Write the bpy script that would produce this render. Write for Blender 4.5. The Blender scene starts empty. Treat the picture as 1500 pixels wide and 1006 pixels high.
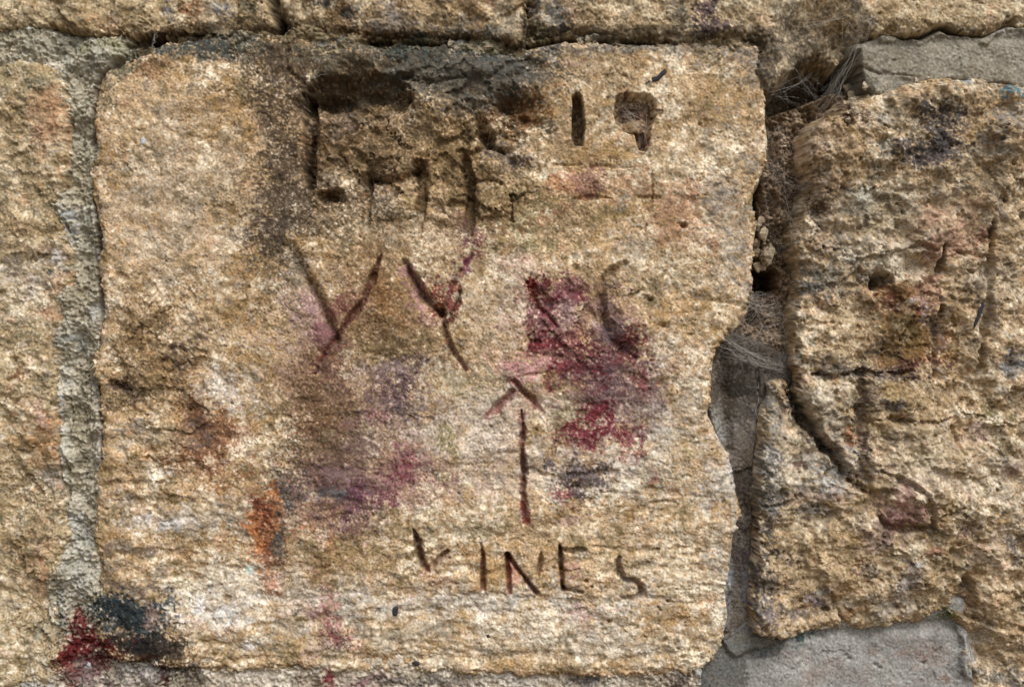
import bpy, math, random
import numpy as np

# ---------------------------------------------------------------- camera, sky, sun, exposure
SC = bpy.context.scene
U = 0.0006                      # metres per design unit (the wall is drawn in units of 0.6 mm)
EYE = 1.35                      # height of the picture's centre above the ground
cam = bpy.data.cameras.new('camera')
cam.lens = 50.0; cam.sensor_width = 36.0
cam.clip_start = 0.02; cam.clip_end = 2000
co = bpy.data.objects.new('camera', cam)
co.location = (0.0, -1.25, EYE); co.rotation_euler = (math.radians(90), 0, 0)
SC.collection.objects.link(co); SC.camera = co

SUN_EL, SUN_AZ = math.radians(50), math.radians(30)      # azimuth measured from straight behind the camera to the right
world = bpy.data.worlds.new('World'); SC.world = world; world.use_nodes = True
wn = world.node_tree; wn.nodes.clear()
sky = wn.nodes.new('ShaderNodeTexSky'); sky.sky_type = 'NISHITA'; sky.sun_disc = False
sky.sun_elevation = SUN_EL; sky.sun_rotation = math.pi - SUN_AZ
sky.air_density = 1.0; sky.dust_density = 4.0
hs = wn.nodes.new('ShaderNodeHueSaturation'); hs.inputs['Saturation'].default_value = 0.28
bg = wn.nodes.new('ShaderNodeBackground'); bg.inputs['Strength'].default_value = 0.09
wo = wn.nodes.new('ShaderNodeOutputWorld')
wn.links.new(sky.outputs[0], hs.inputs['Color']); wn.links.new(hs.outputs[0], bg.inputs['Color'])
wn.links.new(bg.outputs[0], wo.inputs['Surface'])

sl = bpy.data.lights.new('sun', 'SUN'); sl.energy = 1.4; sl.angle = math.radians(38); sl.color = (1.0, 0.965, 0.92)
so = bpy.data.objects.new('sun', sl); SC.collection.objects.link(so)
so.rotation_euler = (math.pi / 2 - SUN_EL, 0, SUN_AZ)      # light travels up-the-wall-wards from above, front and right
so.location = (2, -4, 6)

SC.view_settings.view_transform = 'Standard'; SC.view_settings.look = 'None'
SC.view_settings.exposure = 0.68; SC.view_settings.gamma = 1.0
SC.render.engine = 'CYCLES'
SC.cycles.use_denoising = True
SC.cycles.max_bounces = 5; SC.cycles.diffuse_bounces = 4
try: SC.cycles.denoising_prefilter = 'ACCURATE'
except Exception: pass

rng = np.random.default_rng(11); random.seed(5)

# ---------------------------------------------------------------- noise
NF = 1024
_fx = np.fft.fftfreq(NF)[:, None]; _fy = np.fft.rfftfreq(NF)[None, :]
_fr = np.sqrt(_fx ** 2 + _fy ** 2); _fr[0, 0] = 1e-9
def field(kind):
    w = np.fft.rfft2(rng.standard_normal((NF, NF)))
    if kind == 'band': a = np.exp(-(np.log2(_fr * 8.0)) ** 2 / (2 * 0.45 ** 2))           # wavelength 8 cells
    elif kind == 'pink': a = np.where((_fr > 1 / 64.) & (_fr < 0.33), _fr ** -1.0, 0)     # 64 .. 3 cells
    else: a = np.where((_fr > 1 / 128.) & (_fr < 0.30), _fr ** -1.75, 0)                  # smooth hills, 128 cells
    f = np.fft.irfft2(w * a, s=(NF, NF)); return ((f - f.mean()) / f.std()).astype(np.float32)
BAND, BAND2, PINK, PINK2, HILL, HILL2 = [field(k) for k in ('band', 'band', 'pink', 'pink', 'hill', 'hill')]
def samp(F, x, y):
    x = np.asarray(x, np.float32); y = np.asarray(y, np.float32)
    xi = np.floor(x); yi = np.floor(y); fx = x - xi; fy = y - yi
    xi = xi.astype(np.int32) & (NF - 1); yi = yi.astype(np.int32) & (NF - 1)
    x1 = (xi + 1) & (NF - 1); y1 = (yi + 1) & (NF - 1)
    a = F[yi, xi]; b = F[yi, x1]; c = F[y1, xi]; d = F[y1, x1]
    return (a * (1 - fx) + b * fx) * (1 - fy) + (c * (1 - fx) + d * fx) * fy
def band(x, y, lam, ox=0., oy=0., F=None, sx=1., sy=1.):
    k = 8.0 / lam; return samp(BAND if F is None else F, x * k / sx + ox, y * k / sy + oy)
def hill(x, y, lam, ox=0., oy=0., F=None, sx=1., sy=1.):
    k = 128.0 / lam; return samp(HILL if F is None else F, x * k / sx + ox, y * k / sy + oy)
def pink(x, y, lam, ox=0., oy=0., F=None, sx=1., sy=1.):
    k = 64.0 / lam; return samp(PINK if F is None else F, x * k / sx + ox, y * k / sy + oy)
def sst(a, b, x):
    t = np.clip((x - a) / (b - a), 0, 1); return t * t * (3 - 2 * t)

# ---------------------------------------------------------------- the grid on which the wall face is drawn
def axis(lo, a, b, hi, fine, coarse):
    return np.concatenate([np.arange(lo, a, coarse), np.arange(a, b, fine), np.arange(b, hi + coarse, coarse)]).astype(np.float32)
XS = axis(-420, -26, 1526, 1920, 1.34, 4.2)
YS = axis(-260, -22, 1028, 1066, 1.34, 4.0)
X, Y = np.meshgrid(XS, YS)
SH = X.shape
def lin(c):
    c = np.array(c, np.float32) / 255.0
    return np.where(c <= 0.04045, c / 12.92, ((c + 0.055) / 1.055) ** 2.4).astype(np.float32)
def win(x0, x1, y0, y1):
    return (slice(max(0, np.searchsorted(YS, y0) - 1), np.searchsorted(YS, y1) + 1),
            slice(max(0, np.searchsorted(XS, x0) - 1), np.searchsorted(XS, x1) + 1))

def poly_sdf(P, x, y):
    """signed distance, positive inside"""
    P = np.array(P, np.float32); n = len(P)
    d2 = np.full(x.shape, 1e12, np.float32); ins = np.zeros(x.shape, bool)
    for i in range(n):
        ax, ay = P[i]; bx, by = P[(i + 1) % n]
        ex, ey = bx - ax, by - ay
        t = np.clip(((x - ax) * ex + (y - ay) * ey) / (ex * ex + ey * ey + 1e-9), 0, 1)
        d2 = np.minimum(d2, (x - ax - t * ex) ** 2 + (y - ay - t * ey) ** 2)
        if ay != by:
            ins ^= ((ay > y) != (by > y)) & (x < (bx - ax) * (y - ay) / (by - ay) + ax)
    d = np.sqrt(d2); return np.where(ins, d, -d)
def big_sdf(P, pad=60):
    P = np.array(P, np.float32)
    s = win(P[:, 0].min() - pad, P[:, 0].max() + pad, P[:, 1].min() - pad, P[:, 1].max() + pad)
    x, y = X[s], Y[s]; st = 4.0
    gx = np.arange(x.min() - st, x.max() + 2 * st, st, dtype=np.float32); gy = np.arange(y.min() - st, y.max() + 2 * st, st, dtype=np.float32)
    G = poly_sdf(P, *np.meshgrid(gx, gy))
    u = (x - gx[0]) / st; v = (y - gy[0]) / st
    ui = np.clip(u.astype(np.int32), 0, len(gx) - 2); vi = np.clip(v.astype(np.int32), 0, len(gy) - 2)
    fu = u - ui; fv = v - vi
    return s, (G[vi, ui] * (1 - fu) + G[vi, ui + 1] * fu) * (1 - fv) + (G[vi + 1, ui] * (1 - fu) + G[vi + 1, ui + 1] * fu) * fv

H = [np.full(SH, -200, np.float32), np.full(SH, -200, np.float32)]           # 0 mortar layer, 1 stone layer
C = [np.zeros(SH + (3,), np.float32) + 0.2, np.zeros(SH + (3,), np.float32) + 0.3]
PIECES = []                                                                  # (name, label, layer, window, mask)

# ---------------------------------------------------------------- colours (what the things are coloured, in sRGB)
TAN, PALE, CREAM, OCHRE = (182, 156, 122), (217, 202, 177), (208, 184, 156), (166, 138, 98)
OLIVE, BROWN, UMBER, GREY = (136, 120, 78), (112, 84, 54), (78, 60, 46), (140, 134, 126)
MGREY, WHITE, RUST, ORANGE = (148, 143, 128), (226, 222, 214), (140, 88, 52), (198, 134, 80)
RED, DRED, PINK_C, MAUVE = (142, 44, 50), (104, 18, 22), (206, 150, 148), (118, 84, 96)
SLATE, LILAC, TEAL = (62, 68, 72), (156, 148, 152), (104, 126, 122)

def mute(c, k=0.82, v=0.72):
    l = lin(c); g = float(l @ np.array([.25, .6, .15], np.float32)); return (g + (l - g) * k) * v
def mixc(A, c, a):
    A += (lin(c) - A) * a[..., None]

# ---------------------------------------------------------------- stones of the wall face
def stone(label, P, base=0., R=20., rough=1., strat=0.3, bed=None, tilt=(0, 0), cols=(TAN, PALE, OCHRE, OLIVE), wob=3.0, deep=-180):
    s, d = big_sdf(P)
    x, y = X[s], Y[s]
    ox = len(PIECES) * 37.3
    d0 = d + wob * hill(x, y, 280, ox, 11); d = d0 + 0.6 * wob * hill(x, y, 90, ox, 61) + 1.9 * pink(x, y, 90, ox, 50); a_ = np.maximum(-d0, 0)
    h = base + rough * (5.0 * hill(x, y, 620, ox, 3, HILL2) + 2.6 * hill(x, y, 170, ox + 60, 3))
    h += (0.6 + 0.4 * rough) * (0.75 * pink(x, y, 170, ox, 70) + 0.28 * band(x, y, 21, ox, 33))
    w = strat * (sst(-1.2, 1.0, hill(x, y, 420, ox + 9, 80)) if bed is None else 0.15 + 1.0 * sst(bed[0], bed[1], y + 60 * hill(x, y, 400, 2, 7)))
    bedn = band(x + 20 * hill(x, y, 300), y + 7 * hill(x, y, 260, 5, 40), 30, ox, 5, BAND2, sx=11)
    h += w * (1.7 * np.minimum(bedn, 0.7) + 0.6 * band(x, y + 4 * hill(x, y, 200), 11, ox + 5, 25, BAND2, sx=6))
    g = band(x, y, 5.2, ox, 0) ; g2 = band(x, y, 6.4, ox + 100, 40, BAND2)
    gm = 0.32 + 0.85 * sst(-1.3, 1.5, hill(x, y, 150, ox, 110, HILL2) + 0.5 * pink(x, y, 90, ox, 31))
    h += 0.82 * gm * (0.62 * (0.7 - np.abs(g2)) + 0.24 * g + 0.42 * pink(x, y, 44, ox + 7, 19, PINK2))                      # worm-like grain
    p = band(x, y, 34, ox + 31, 12) + 0.5 * band(x, y, 12, ox, 77)
    h -= rough * 3.0 * sst(1.9, 2.7, p)                                    # pits
    p = band(x, y, 13, ox + 131, 212, BAND2)
    h -= 3.5 * sst(2.55, 3.1, p)                                           # pin holes
    h += tilt[0] * (x - np.mean(np.array(P)[:, 0])) + tilt[1] * (y - np.mean(np.array(P)[:, 1]))
    t = np.clip(d / R, 0, 1)
    h -= 0.8 * R * (1 - np.sqrt(np.clip(1 - (1 - t) ** 2, 0, 1)))
    h = np.where(d < 0, np.maximum(h - (4.0 * a_ + 0.3 * a_ * a_) * (1 + 0.10 * hill(x, y, 90, ox, 17)) + 1.5 * hill(x, y, 40, ox, 33), deep), h)
    m = (d > -26) & (H[1][s] < np.where(d < 0, h, 1e3))
    H[1][s] = np.where(m, h, H[1][s])
    # colour of the rock itself
    c = np.zeros(x.shape + (3,), np.float32) + lin(cols[0])
    big = hill(x, y, 330, ox + 14, 61, HILL2); mid = pink(x, y, 120, ox, 5, PINK2); bd = hill(x, y, 120, ox, 41, HILL2, sx=5)
    fine = band(x, y, 15, ox + 70, 8, BAND2)
    mixc(c, cols[1], 0.95 * sst(-0.3, 1.3, 0.6 * mid + 0.45 * big + 0.5 * fine + 0.5 * strat * bd))
    mixc(c, np.array(cols[2]) * 0.93, 0.9 * sst(0.0, 1.4, 0.8 * pink(x, y, 190, ox, 90) + 0.5 * hill(x, y, 240, ox + 77, 15) + 0.3 * fine))
    mixc(c, np.array(cols[3]) * 0.9, 0.85 * sst(0.3, 1.5, 0.7 * pink(x, y, 140, ox + 50, 60, PINK2) - 0.5 * strat * bd))
    mixc(c, (200, 160, 130), 0.4 * sst(0.9, 2.0, pink(x, y, 110, ox + 21, 33)))
    mixc(c, GREY, 0.5 * sst(0.8, 2.0, pink(x, y, 90, ox + 81, 133, PINK2)))
    gr = band(x, y, 4.4, ox + 15, 150, BAND2); gr2 = band(x, y, 6.2, ox + 55, 20)
    c *= np.clip(1 + 0.15 * gr + 0.09 * gr2 + 0.10 * pink(x, y, 40, ox + 3, 99) + 0.05 * mid, 0.3, 1.7)[..., None]
    mixc(c, (236, 228, 212), 0.32 * sst(1.3, 2.5, gr2 + 0.35 * fine + 0.5 * mid))
    mixc(c, UMBER, 0.65 * sst(1.4, 2.4, -gr2 - 0.3 * fine + 0.2 * gr))
    C[1][s] = np.where(m[..., None], c, C[1][s])
    PIECES.append(['stone', label, 1, s, m, 'stone'])

def mortar(label, P, base, cols, rough=1., R=8., flat=False, slope=(0, 0), deep=-185, name='mortar'):
    s, d = big_sdf(P)
    x, y = X[s], Y[s]; ox = 400 + len(PIECES) * 29.7
    d0 = d + (1.2 if flat else 3.0) * hill(x, y, 220, ox, 11); d = d0 + (0.8 if flat else 2.0) * pink(x, y, 70, ox, 50); a_ = np.maximum(-d0, 0)
    if flat:
        h = base + rough * (1.0 * hill(x, y, 300, ox, 3) + 0.28 * pink(x, y, 90, ox, 3) + 0.20 * band(x, y, 6, ox, 9))
        h -= 2.2 * sst(2.5, 3.1, band(x, y, 10, ox, 22, BAND2))
    else:
        h = base + rough * (3.0 * hill(x, y, 190, ox, 3) + 1.8 * pink(x, y, 120, ox, 40) + 0.9 * (0.7 - np.abs(band(x, y, 8.5, ox, 9))) + 0.5 * band(x, y, 6, ox, 90, BAND2))
        h -= 4.0 * sst(2.1, 2.9, band(x, y, 16, ox, 22, BAND2))
    pm = np.array(P).mean(0)
    h += slope[0] * (x - pm[0]) + slope[1] * (y - pm[1])
    t = np.clip(d / R, 0, 1)
    h -= 0.8 * R * (1 - np.sqrt(np.clip(1 - (1 - t) ** 2, 0, 1)))
    h = np.where(d < 0, np.maximum(h - (2.0 * a_ + 0.28 * a_ * a_) * (1 + 0.10 * hill(x, y, 90, ox, 17)) + 1.5 * hill(x, y, 40, ox, 33), deep), h); m = (d > -26) & (H[0][s] < np.where(d < 0, h, 1e3))
    H[0][s] = np.where(m, h, H[0][s])
    c = np.zeros(x.shape + (3,), np.float32) + lin(cols[0])
    fine = band(x, y, 12, ox + 70, 8, BAND2)
    mixc(c, cols[1], 0.8 * sst(-0.2, 1.8, pink(x, y, 130, ox, 5, PINK2) + 0.35 * fine))
    mixc(c, cols[2], 0.7 * sst(0.3, 1.9, pink(x, y, 160, ox, 90) + 0.2 * fine))
    k = 0.8 if flat else 1.0
    c *= np.clip(1 + k * (0.13 * band(x, y, 5.2, ox, 15, BAND2) + 0.12 * band(x, y, 9, ox, 5)), 0.4, 1.5)[..., None]
    if not flat: mixc(c, WHITE, 0.5 * sst(1.8, 2.6, band(x, y, 9, ox + 9, 65)))
    C[0][s] = np.where(m[..., None], c, C[0][s])
    PIECES.append([name, label, 0, s, m, 'mortar'])

M_OUT = [(145,115),(156,105),(188,94),(204,83),(228,70),(255,62),(295,57),(376,55),(440,57),(480,60),(560,70),(610,66),(650,66),(700,78),(735,84),(760,80),(777,73),(830,61),(875,59),(925,64),(1010,67),(1050,63),(1085,60),(1113,63),(1119,80),(1117,100),(1121,130),(1122,160),(1120,200),(1118,240),(1112,262),(1105,280),(1103,300),(1110,330),(1108,360),(1104,400),(1103,430),(1095,455),(1080,475),(1062,488),(1048,505),(1042,530),(1042,560),(1044,590),(1042,610),(1055,640),(1068,670),(1075,690),(1078,720),(1078,760),(1072,800),(1070,840),(1068,880),(1066,910),(1060,935),(1050,955),(1030,975),(1010,985),(960,990),(900,992),(850,990),(700,986),(600,984),(500,982),(400,984),(330,983),(285,980),(262,980),(219,977),(190,969),(160,958),(145,950),(137,930),(140,900),(140,880),(145,860),(142,820),(140,780),(143,740),(141,700),(147,680),(147,640),(145,600),(150,580),(145,560),(141,545),(135,530),(145,510),(145,490),(150,460),(147,430),(140,400),(140,380),(145,360),(147,345),(140,310),(133,285),(135,250),(143,220),(138,200),(135,180),(136,160),(139,140)]
L_OUT = [(-420,90),(0,86),(27,84),(63,93),(87,107),(96,129),(101,150),(103,172),(100,209),(98,242),(96,277),(85,298),(87,325),(97,349),(103,371),(103,411),(101,451),(98,478),(89,489),(84,513),(77,535),(79,567),(89,589),(92,629),(89,661),(88,688),(89,715),(89,757),(99,784),(92,795),(92,830),(92,870),(96,902),(97,945),(99,964),(91,985),(65,1002),(0,1012),(-420,1020)]
T1_OUT = [(-420,-260),(386,-260),(386,0),(391,20),(402,38),(396,46),(340,45),(290,46),(240,49),(190,54),(150,54),(110,46),(80,38),(40,37),(0,40),(-420,42)]
T2_OUT = [(410,-260),(769,-260),(769,0),(768,40),(764,60),(745,62),(692,55),(652,57),(600,55),(558,55),(485,55),(450,54),(433,48),(425,28),(413,15),(410,0)]
T3_OUT = [(776,-260),(1920,-260),(1920,36),(1500,36),(1476,36),(1446,48),(1403,45),(1379,38),(1350,50),(1293,49),(1262,55),(1246,70),(1232,86),(1207,76),(1172,84),(1148,104),(1124,134),(1117,118),
 (1115,95),(1122,66),(1100,57),(1060,57),(1010,62),(930,58),(880,51),(840,53),(806,60),(784,68),(775,58)]
R_OUT = [(1920,128),(1500,125),(1449,119),(1409,112),(1368,112),(1342,120),(1290,138),(1262,140),(1238,146),(1233,170),(1188,186),(1179,200),(1182,230),(1198,255),(1186,285),(1180,330),(1168,365),(1175,400),(1178,430),(1173,460),(1168,490),(1166,520),(1160,545),(1132,560),(1124,600),(1120,640),(1117,690),(1112,740),(1113,790),(1106,830),(1104,880),(1102,905),(1106,925),(1140,934),(1180,932),(1218,927),(1250,921),(1304,922),(1341,911),(1368,901),(1390,890),(1406,905),(1415,930),(1421,964),(1429,1000),(1440,1066),(1920,1066)]

stone('large pale sandstone block carved with letters, numerals and a red painted arrow', M_OUT, 0, 12, 0.55, 0.5, (460, 760), cols=(TAN, PALE, (168, 136, 92), (134, 116, 80)), wob=2)
stone('rough tan sandstone block left of the grey vertical mortar joint', L_OUT, -4, 16, 0.9, 0.45, cols=((171, 152, 121), (205, 192, 168), (158, 136, 100), (122, 112, 86)), wob=2)
stone('buff sandstone block above the left mortar joint', T1_OUT, 3, 15, 0.7, 0.15, cols=((166, 146, 114), (194, 178, 148), (146, 122, 86), (118, 110, 86)), wob=2)
stone('weathered brown sandstone block above the carved recess', T2_OUT, 2, 15, 0.9, 0.2, cols=((164, 142, 110), (202, 186, 156), (134, 108, 74), (118, 112, 98)), wob=2)
stone('grey brown sandstone block above the dark hollow', T3_OUT, 4, 16, 0.8, 0.3, cols=((168, 148, 118), (202, 188, 160), (140, 118, 86), (124, 116, 100)), wob=2)
stone('deeply eroded sandstone block with chiselled grooves and flaking edges', R_OUT, 0, 20, 1.7, 0.5, cols=((170, 148, 118), (203, 189, 165), (158, 131, 93), (120, 107, 84)), wob=3)

MA = [(-420,44),(0,42),(40,39),(80,41),(110,48),(150,54),(184,58),(191,72),(178,88),(160,100),(146,108),(142,122),(139,150),(137,170),(136,200),(140,225),(134,250),(133,290),(139,330),(146,380),(160,420),(165,600),(165,850),
 (160,955),(200,968),(270,982),(280,1066),(-420,1066),(-420,1008),(60,990),(66,900),(60,560),(62,300),(70,140),(40,110),(0,106),(-420,112)]
mortar('crumbly grey lime mortar in the joint left of the carved block', MA, -12, ((164, 156, 137), (194, 188, 174), (132, 121, 96)), 1.5, 7)
mortar('rough pale mortar bed under the carved block', [(262,960),(1075,960),(1078,1066),(272,1066)], -7, ((168,156,138), (206,198,184), (120,108,96)), 1.0, 8)
mortar('dark crumbling mortar in the joint along the top of the carved block', [(196,66),(196,40),(1126,40),(1124,96),(196,96)], -13, ((128,114,90), (156,144,120), (104,86,60)), 1.3, 6)
mortar('brown earthy rubble fill in the hollow right of the carved block', [(1090,120),(1200,120),(1262,128),(1262,170),(1200,300),(1190,560),(1085,560),(1075,440)], -70, ((120,102,82), (164,146,124), (92,72,56)), 2.6, 10, name='rubble_fill')
mortar('smooth dark grey mortar in the recessed joint right of the carved block', [(1030,470),(1175,530),(1150,620),(1135,930),(1128,944),(1052,944),(1055,900),(1060,700),(1020,600)], -34, ((104,97,90), (126,118,108), (92,80,66)), 1.2, 6, flat=True, slope=(0, 0.012))
mortar('flat grey cement mortar between the upper and lower right blocks', [(1256,64),(1293,54),(1350,56),(1379,42),(1403,50),(1446,54),(1476,40),(1500,39),(1920,39),(1920,140),(1500,128),(1470,120),(1440,122),(1400,115),(1345,121),(1330,130),(1290,136),(1274,128),(1266,112),(1254,92)], -7, ((138,132,119), (152,146,133), (122,113,97)), 1.4, 6, flat=True, slope=(0, 0.05))
mortar('smooth grey cement patch under the eroded block', [(1030,968),(1070,938),(1100,915),(1420,880),(1432,960),(1444,1066),(1020,1066)], -26, ((142,141,137), (158,157,152), (148,136,129)), 0.9, 6, flat=True)
mortar('narrow mortar joint between the two upper blocks', [(760,-260),(786,-260),(786,50),(760,50)], -16, ((120,104,80), (150,134,108), (92,72,48)), 1.0, 4)

# ---------------------------------------------------------------- relief tools
def carve(pts, depth, width, prof='V', layer=1, wob=1.2, lam=16):
    """pts: (x, y[, width factor[, depth factor]])"""
    pts = [(p + (1., 1.))[:4] if len(p) == 2 else ((p + (1.,))[:4] if len(p) == 3 else p) for p in pts]
    a = np.array(pts, np.float32); pad = width * 1.6 + 8
    s = win(a[:, 0].min() - pad, a[:, 0].max() + pad, a[:, 1].min() - pad, a[:, 1].max() + pad)
    x, y = X[s], Y[s]; best = np.zeros(x.shape, np.float32)
    nz = wob * hill(x, y, lam * 4.5, 3, 9) + 0.35 * wob * pink(x, y, 40, 33, 9)
    for i in range(len(a) - 1):
        ax, ay, w0, d0 = a[i]; bx, by, w1, d1 = a[i + 1]; ex, ey = bx - ax, by - ay
        t = np.clip(((x - ax) * ex + (y - ay) * ey) / (ex * ex + ey * ey + 1e-9), 0, 1)
        d = np.sqrt((x - ax - t * ex) ** 2 + (y - ay - t * ey) ** 2) + nz
        w = 0.5 * width * (w0 + (w1 - w0) * t); q = 1 - d / np.maximum(w, 0.5)
        if prof == 'V': f = np.clip(q, 0, 1) ** 0.8
        elif prof == 'U': f = sst(0, 0.45, q)
        else: f = sst(0, 1, q)                                   # soft
        best = np.maximum(best, depth * (d0 + (d1 - d0) * t) * f)
    ok = H[layer][s] > -170
    H[layer][s] = np.where(ok, np.maximum(H[layer][s] - best, -178), H[layer][s])
def area(P, dh, soft, layer=1, wob=2.0, flat=None):
    a = np.array(P, np.float32); s = win(a[:, 0].min() - soft - 8, a[:, 0].max() + soft + 8, a[:, 1].min() - soft - 8, a[:, 1].max() + soft + 8)
    x, y = X[s], Y[s]
    d = poly_sdf(P, x, y) + 1.1 * wob * hill(x, y, 90, 6, 40)
    f = sst(-soft * 0.3, soft * 0.7, d); h = H[layer][s]; ok = h > -170
    H[layer][s] = np.where(ok, np.maximum(h + dh * f if flat is None else h * (1 - f) + (flat + 0.6 * (h - np.median(h))) * f, -178), h)
def dent(cx, cy, rx, ry, dh, rot=0, layer=1, p=1.0, wob=0.12):
    r_ = max(rx, ry) * 1.5; s = win(cx - r_, cx + r_, cy - r_, cy + r_); x, y = X[s], Y[s]
    c, sn = math.cos(math.radians(rot)), math.sin(math.radians(rot))
    u = ((x - cx) * c + (y - cy) * sn) / rx; v = (-(x - cx) * sn + (y - cy) * c) / ry
    q = 1 - np.sqrt(u * u + v * v) + wob * 1.2 * hill(x, y, max(40, min(rx, ry) * 5), 4, 77)
    h = H[layer][s]; ok = h > -170
    H[layer][s] = np.where(ok, np.maximum(h + dh * sst(0, 1, q) ** p, -178), h)

# ---------------------------------------------------------------- carvings on the large block
# upper left: a sunk panel with worn raised blocks
dent(610,225,220,120,-13, p=0.8)
area([(446,128),(470,112),(560,110),(596,124),(604,146),(588,166),(530,166),(462,170),(446,166)], -30, 13, wob=3); dent(480,150,40,18,-10); dent(545,138,40,14,-8)
dent(490,148,52,17,-16, p=0.8); dent(560,140,50,20,-9); dent(474,152,16,12,-8); dent(540,122,40,12,5)
area([(443,136),(458,140),(467,176),(462,230),(464,276),(452,280),(445,250)], -34, 6, wob=1.2)
dent(455,225,8,50,-22); dent(453,190,8,24,-8); dent(456,268,7,22,-14)
area([(468,282),(502,279),(507,292),(480,299),(464,298)], -16, 9, wob=4); dent(484,288,18,8,-20, 8)
area([(465,172),(500,166),(530,172),(548,196),(556,232),(538,258),(522,284),(500,284),(468,274)], 10, 14, wob=3); dent(490,200,30,34,4)
carve([(516,218,.6,.5),(530,232,1.2),(545,250,1),(548,262,.5,.5)], 9, 18, 'S')
carve([(536,258,.8,.7),(537,290,1),(536,324,.9,.7)], 22, 19, 'U'); carve([(541,262,.6),(541,300),(540,322,.5)], 8, 7)
dent(578,236,44,24,8); dent(600,215,30,20,4)
carve([(546,262,.6),(566,266,1),(590,264,1),(612,248,.6)], 20, 20, 'S')
area([(546,270),(608,262),(611,318),(560,328),(545,312)], 5, 8)
carve([(613,240,1,.6),(617,262,1.1),(618,296,1),(617,318,.7,.6),(614,350,.4,.3)], 27, 19, 'U', wob=1)
area([(626,228),(660,196),(684,214),(684,296),(650,308),(626,292)], 8, 14, wob=3); dent(640,316,16,12,6)
carve([(704,178,.8,.7),(710,196,1.4),(718,212,1)], 36, 24, 'S'); dent(714,206,12,13,-24); carve([(690,226,.7),(716,216,1),(738,222,.6)], 12, 14, 'S')
carve([(674,226,1,.5),(682,236,1.1),(687,260,1),(690,294,.9,.8),(689,345,.6,.4)], 26, 17, 'U', wob=1.5)
dent(718,244,32,22,9); dent(740,222,18,8,-8); dent(752,238,11,10,-7); dent(768,230,16,16,4)
carve([(696,266,.7),(716,264,1),(734,268,.5)], 7, 10, 'S')
area([(698,272),(722,268),(745,278),(745,317),(704,319),(695,300)], 9, 9, wob=2)
carve([(749,288,.8),(750,304),(750,324,.6)], 13, 7)
dent(756,156,42,30,-26); dent(742,162,15,17,-16); dent(766,180,40,15,-14); dent(740,200,28,11,-7); dent(772,165,14,8,8)
dent(650,160,50,28,6); dent(700,150,46,32,7); dent(545,85,40,18,5); dent(700,100,60,16,5)
dent(567,92,20,18,-14); dent(455,98,10,24,-5); dent(590,108,24,8,-6)
carve([(417,66),(420,100),(446,122)], 5, 10, 'S'); carve([(590,112,.5),(640,120,1),(680,112,.5)], 6, 14, 'S'); carve([(780,84,.5),(740,98,1),(716,116,.6)], 6, 14, 'S')
def erode(x0, x1, y0, y1, n, amp, r0, r1, layer=1):
    for _ in range(n):
        r = random.uniform(r0, r1); dent(random.uniform(x0, x1), random.uniform(y0, y1), r, r * random.uniform(.35, .9), random.choice((-1, -1, 1)) * amp * random.uniform(.4, 1) * (r / r1) ** .5, random.uniform(-40, 40), layer, 1.0, 0.25)
erode(446, 610, 108, 175, 34, 6, 8, 26); erode(440, 780, 170, 330, 60, 4.5, 7, 26); erode(560, 790, 76, 200, 34, 5, 8, 30); erode(250, 1110, 62, 100, 40, 3.5, 8, 26)
def facets(x0, x1, y0, y1, n, slope, lim, seed, layer=1, edge=30):
    """broken planes: each cell of the patch leans its own way, with crisp edges where two meet"""
    rg = np.random.default_rng(seed); s = win(x0, x1, y0, y1); x, y = X[s], Y[s]
    wx = x + 7 * hill(x, y, 110, seed, 5) + 1.5 * pink(x, y, 60, seed, 8); wy = y + 7 * hill(x, y, 110, 5, seed) + 1.5 * pink(x, y, 60, 8, seed)
    best = np.full(x.shape, 1e9, np.float32); add = np.zeros(x.shape, np.float32)
    for _ in range(n):
        sx, sy = rg.uniform(x0, x1), rg.uniform(y0, y1); k = rg.uniform(.7, 1.4); gx, gy, o = rg.normal(0, slope * .7), rg.normal(0, slope), rg.normal(0, lim * .4)
        d = ((wx - sx) ** 2 + ((wy - sy) * 1.35) ** 2) * k; b = d < best
        best = np.where(b, d, best); add = np.where(b, np.clip(o + gx * (wx - sx) + gy * (wy - sy), -lim, lim), add)
    f = sst(0, edge, np.minimum(np.minimum(x - x0, x1 - x), np.minimum(y - y0, y1 - y)) + 8 * hill(x, y, 90, 3, seed))
    h = H[layer][s]; H[layer][s] = np.where(h > -60, h + add * f, h)
facets(1170, 1530, 140, 560, 60, .15, 4.5, 1); facets(1110, 1530, 540, 960, 60, .14, 4, 2); facets(440, 790, 70, 330, 60, .20, 5, 3); facets(760, 960, 400, 560, 26, .16, 4, 4)
facets(160, 320, 400, 720, 30, .15, 4, 5); facets(0, 100, 90, 1000, 40, .15, 4, 6); facets(0, 1110, -20, 56, 50, .16, 4, 7, edge=12)
# numerals
area([(839,142),(845,135),(851,136),(855,146),(856,205),(854,214),(842,213),(838,200)], -48, 3, wob=0.6)
area([(904,142),(918,136),(952,139),(960,148),(960,172),(952,190),(950,218),(946,223),(936,222),(932,214),(929,198),(914,192),(904,182),(899,166)], -30, 4.5, wob=0.8)
dent(922,166,20,22,-14); dent(945,212,7,9,-14); area([(926,150),(946,152),(948,196),(934,196),(922,178)], 10, 6)
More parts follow.
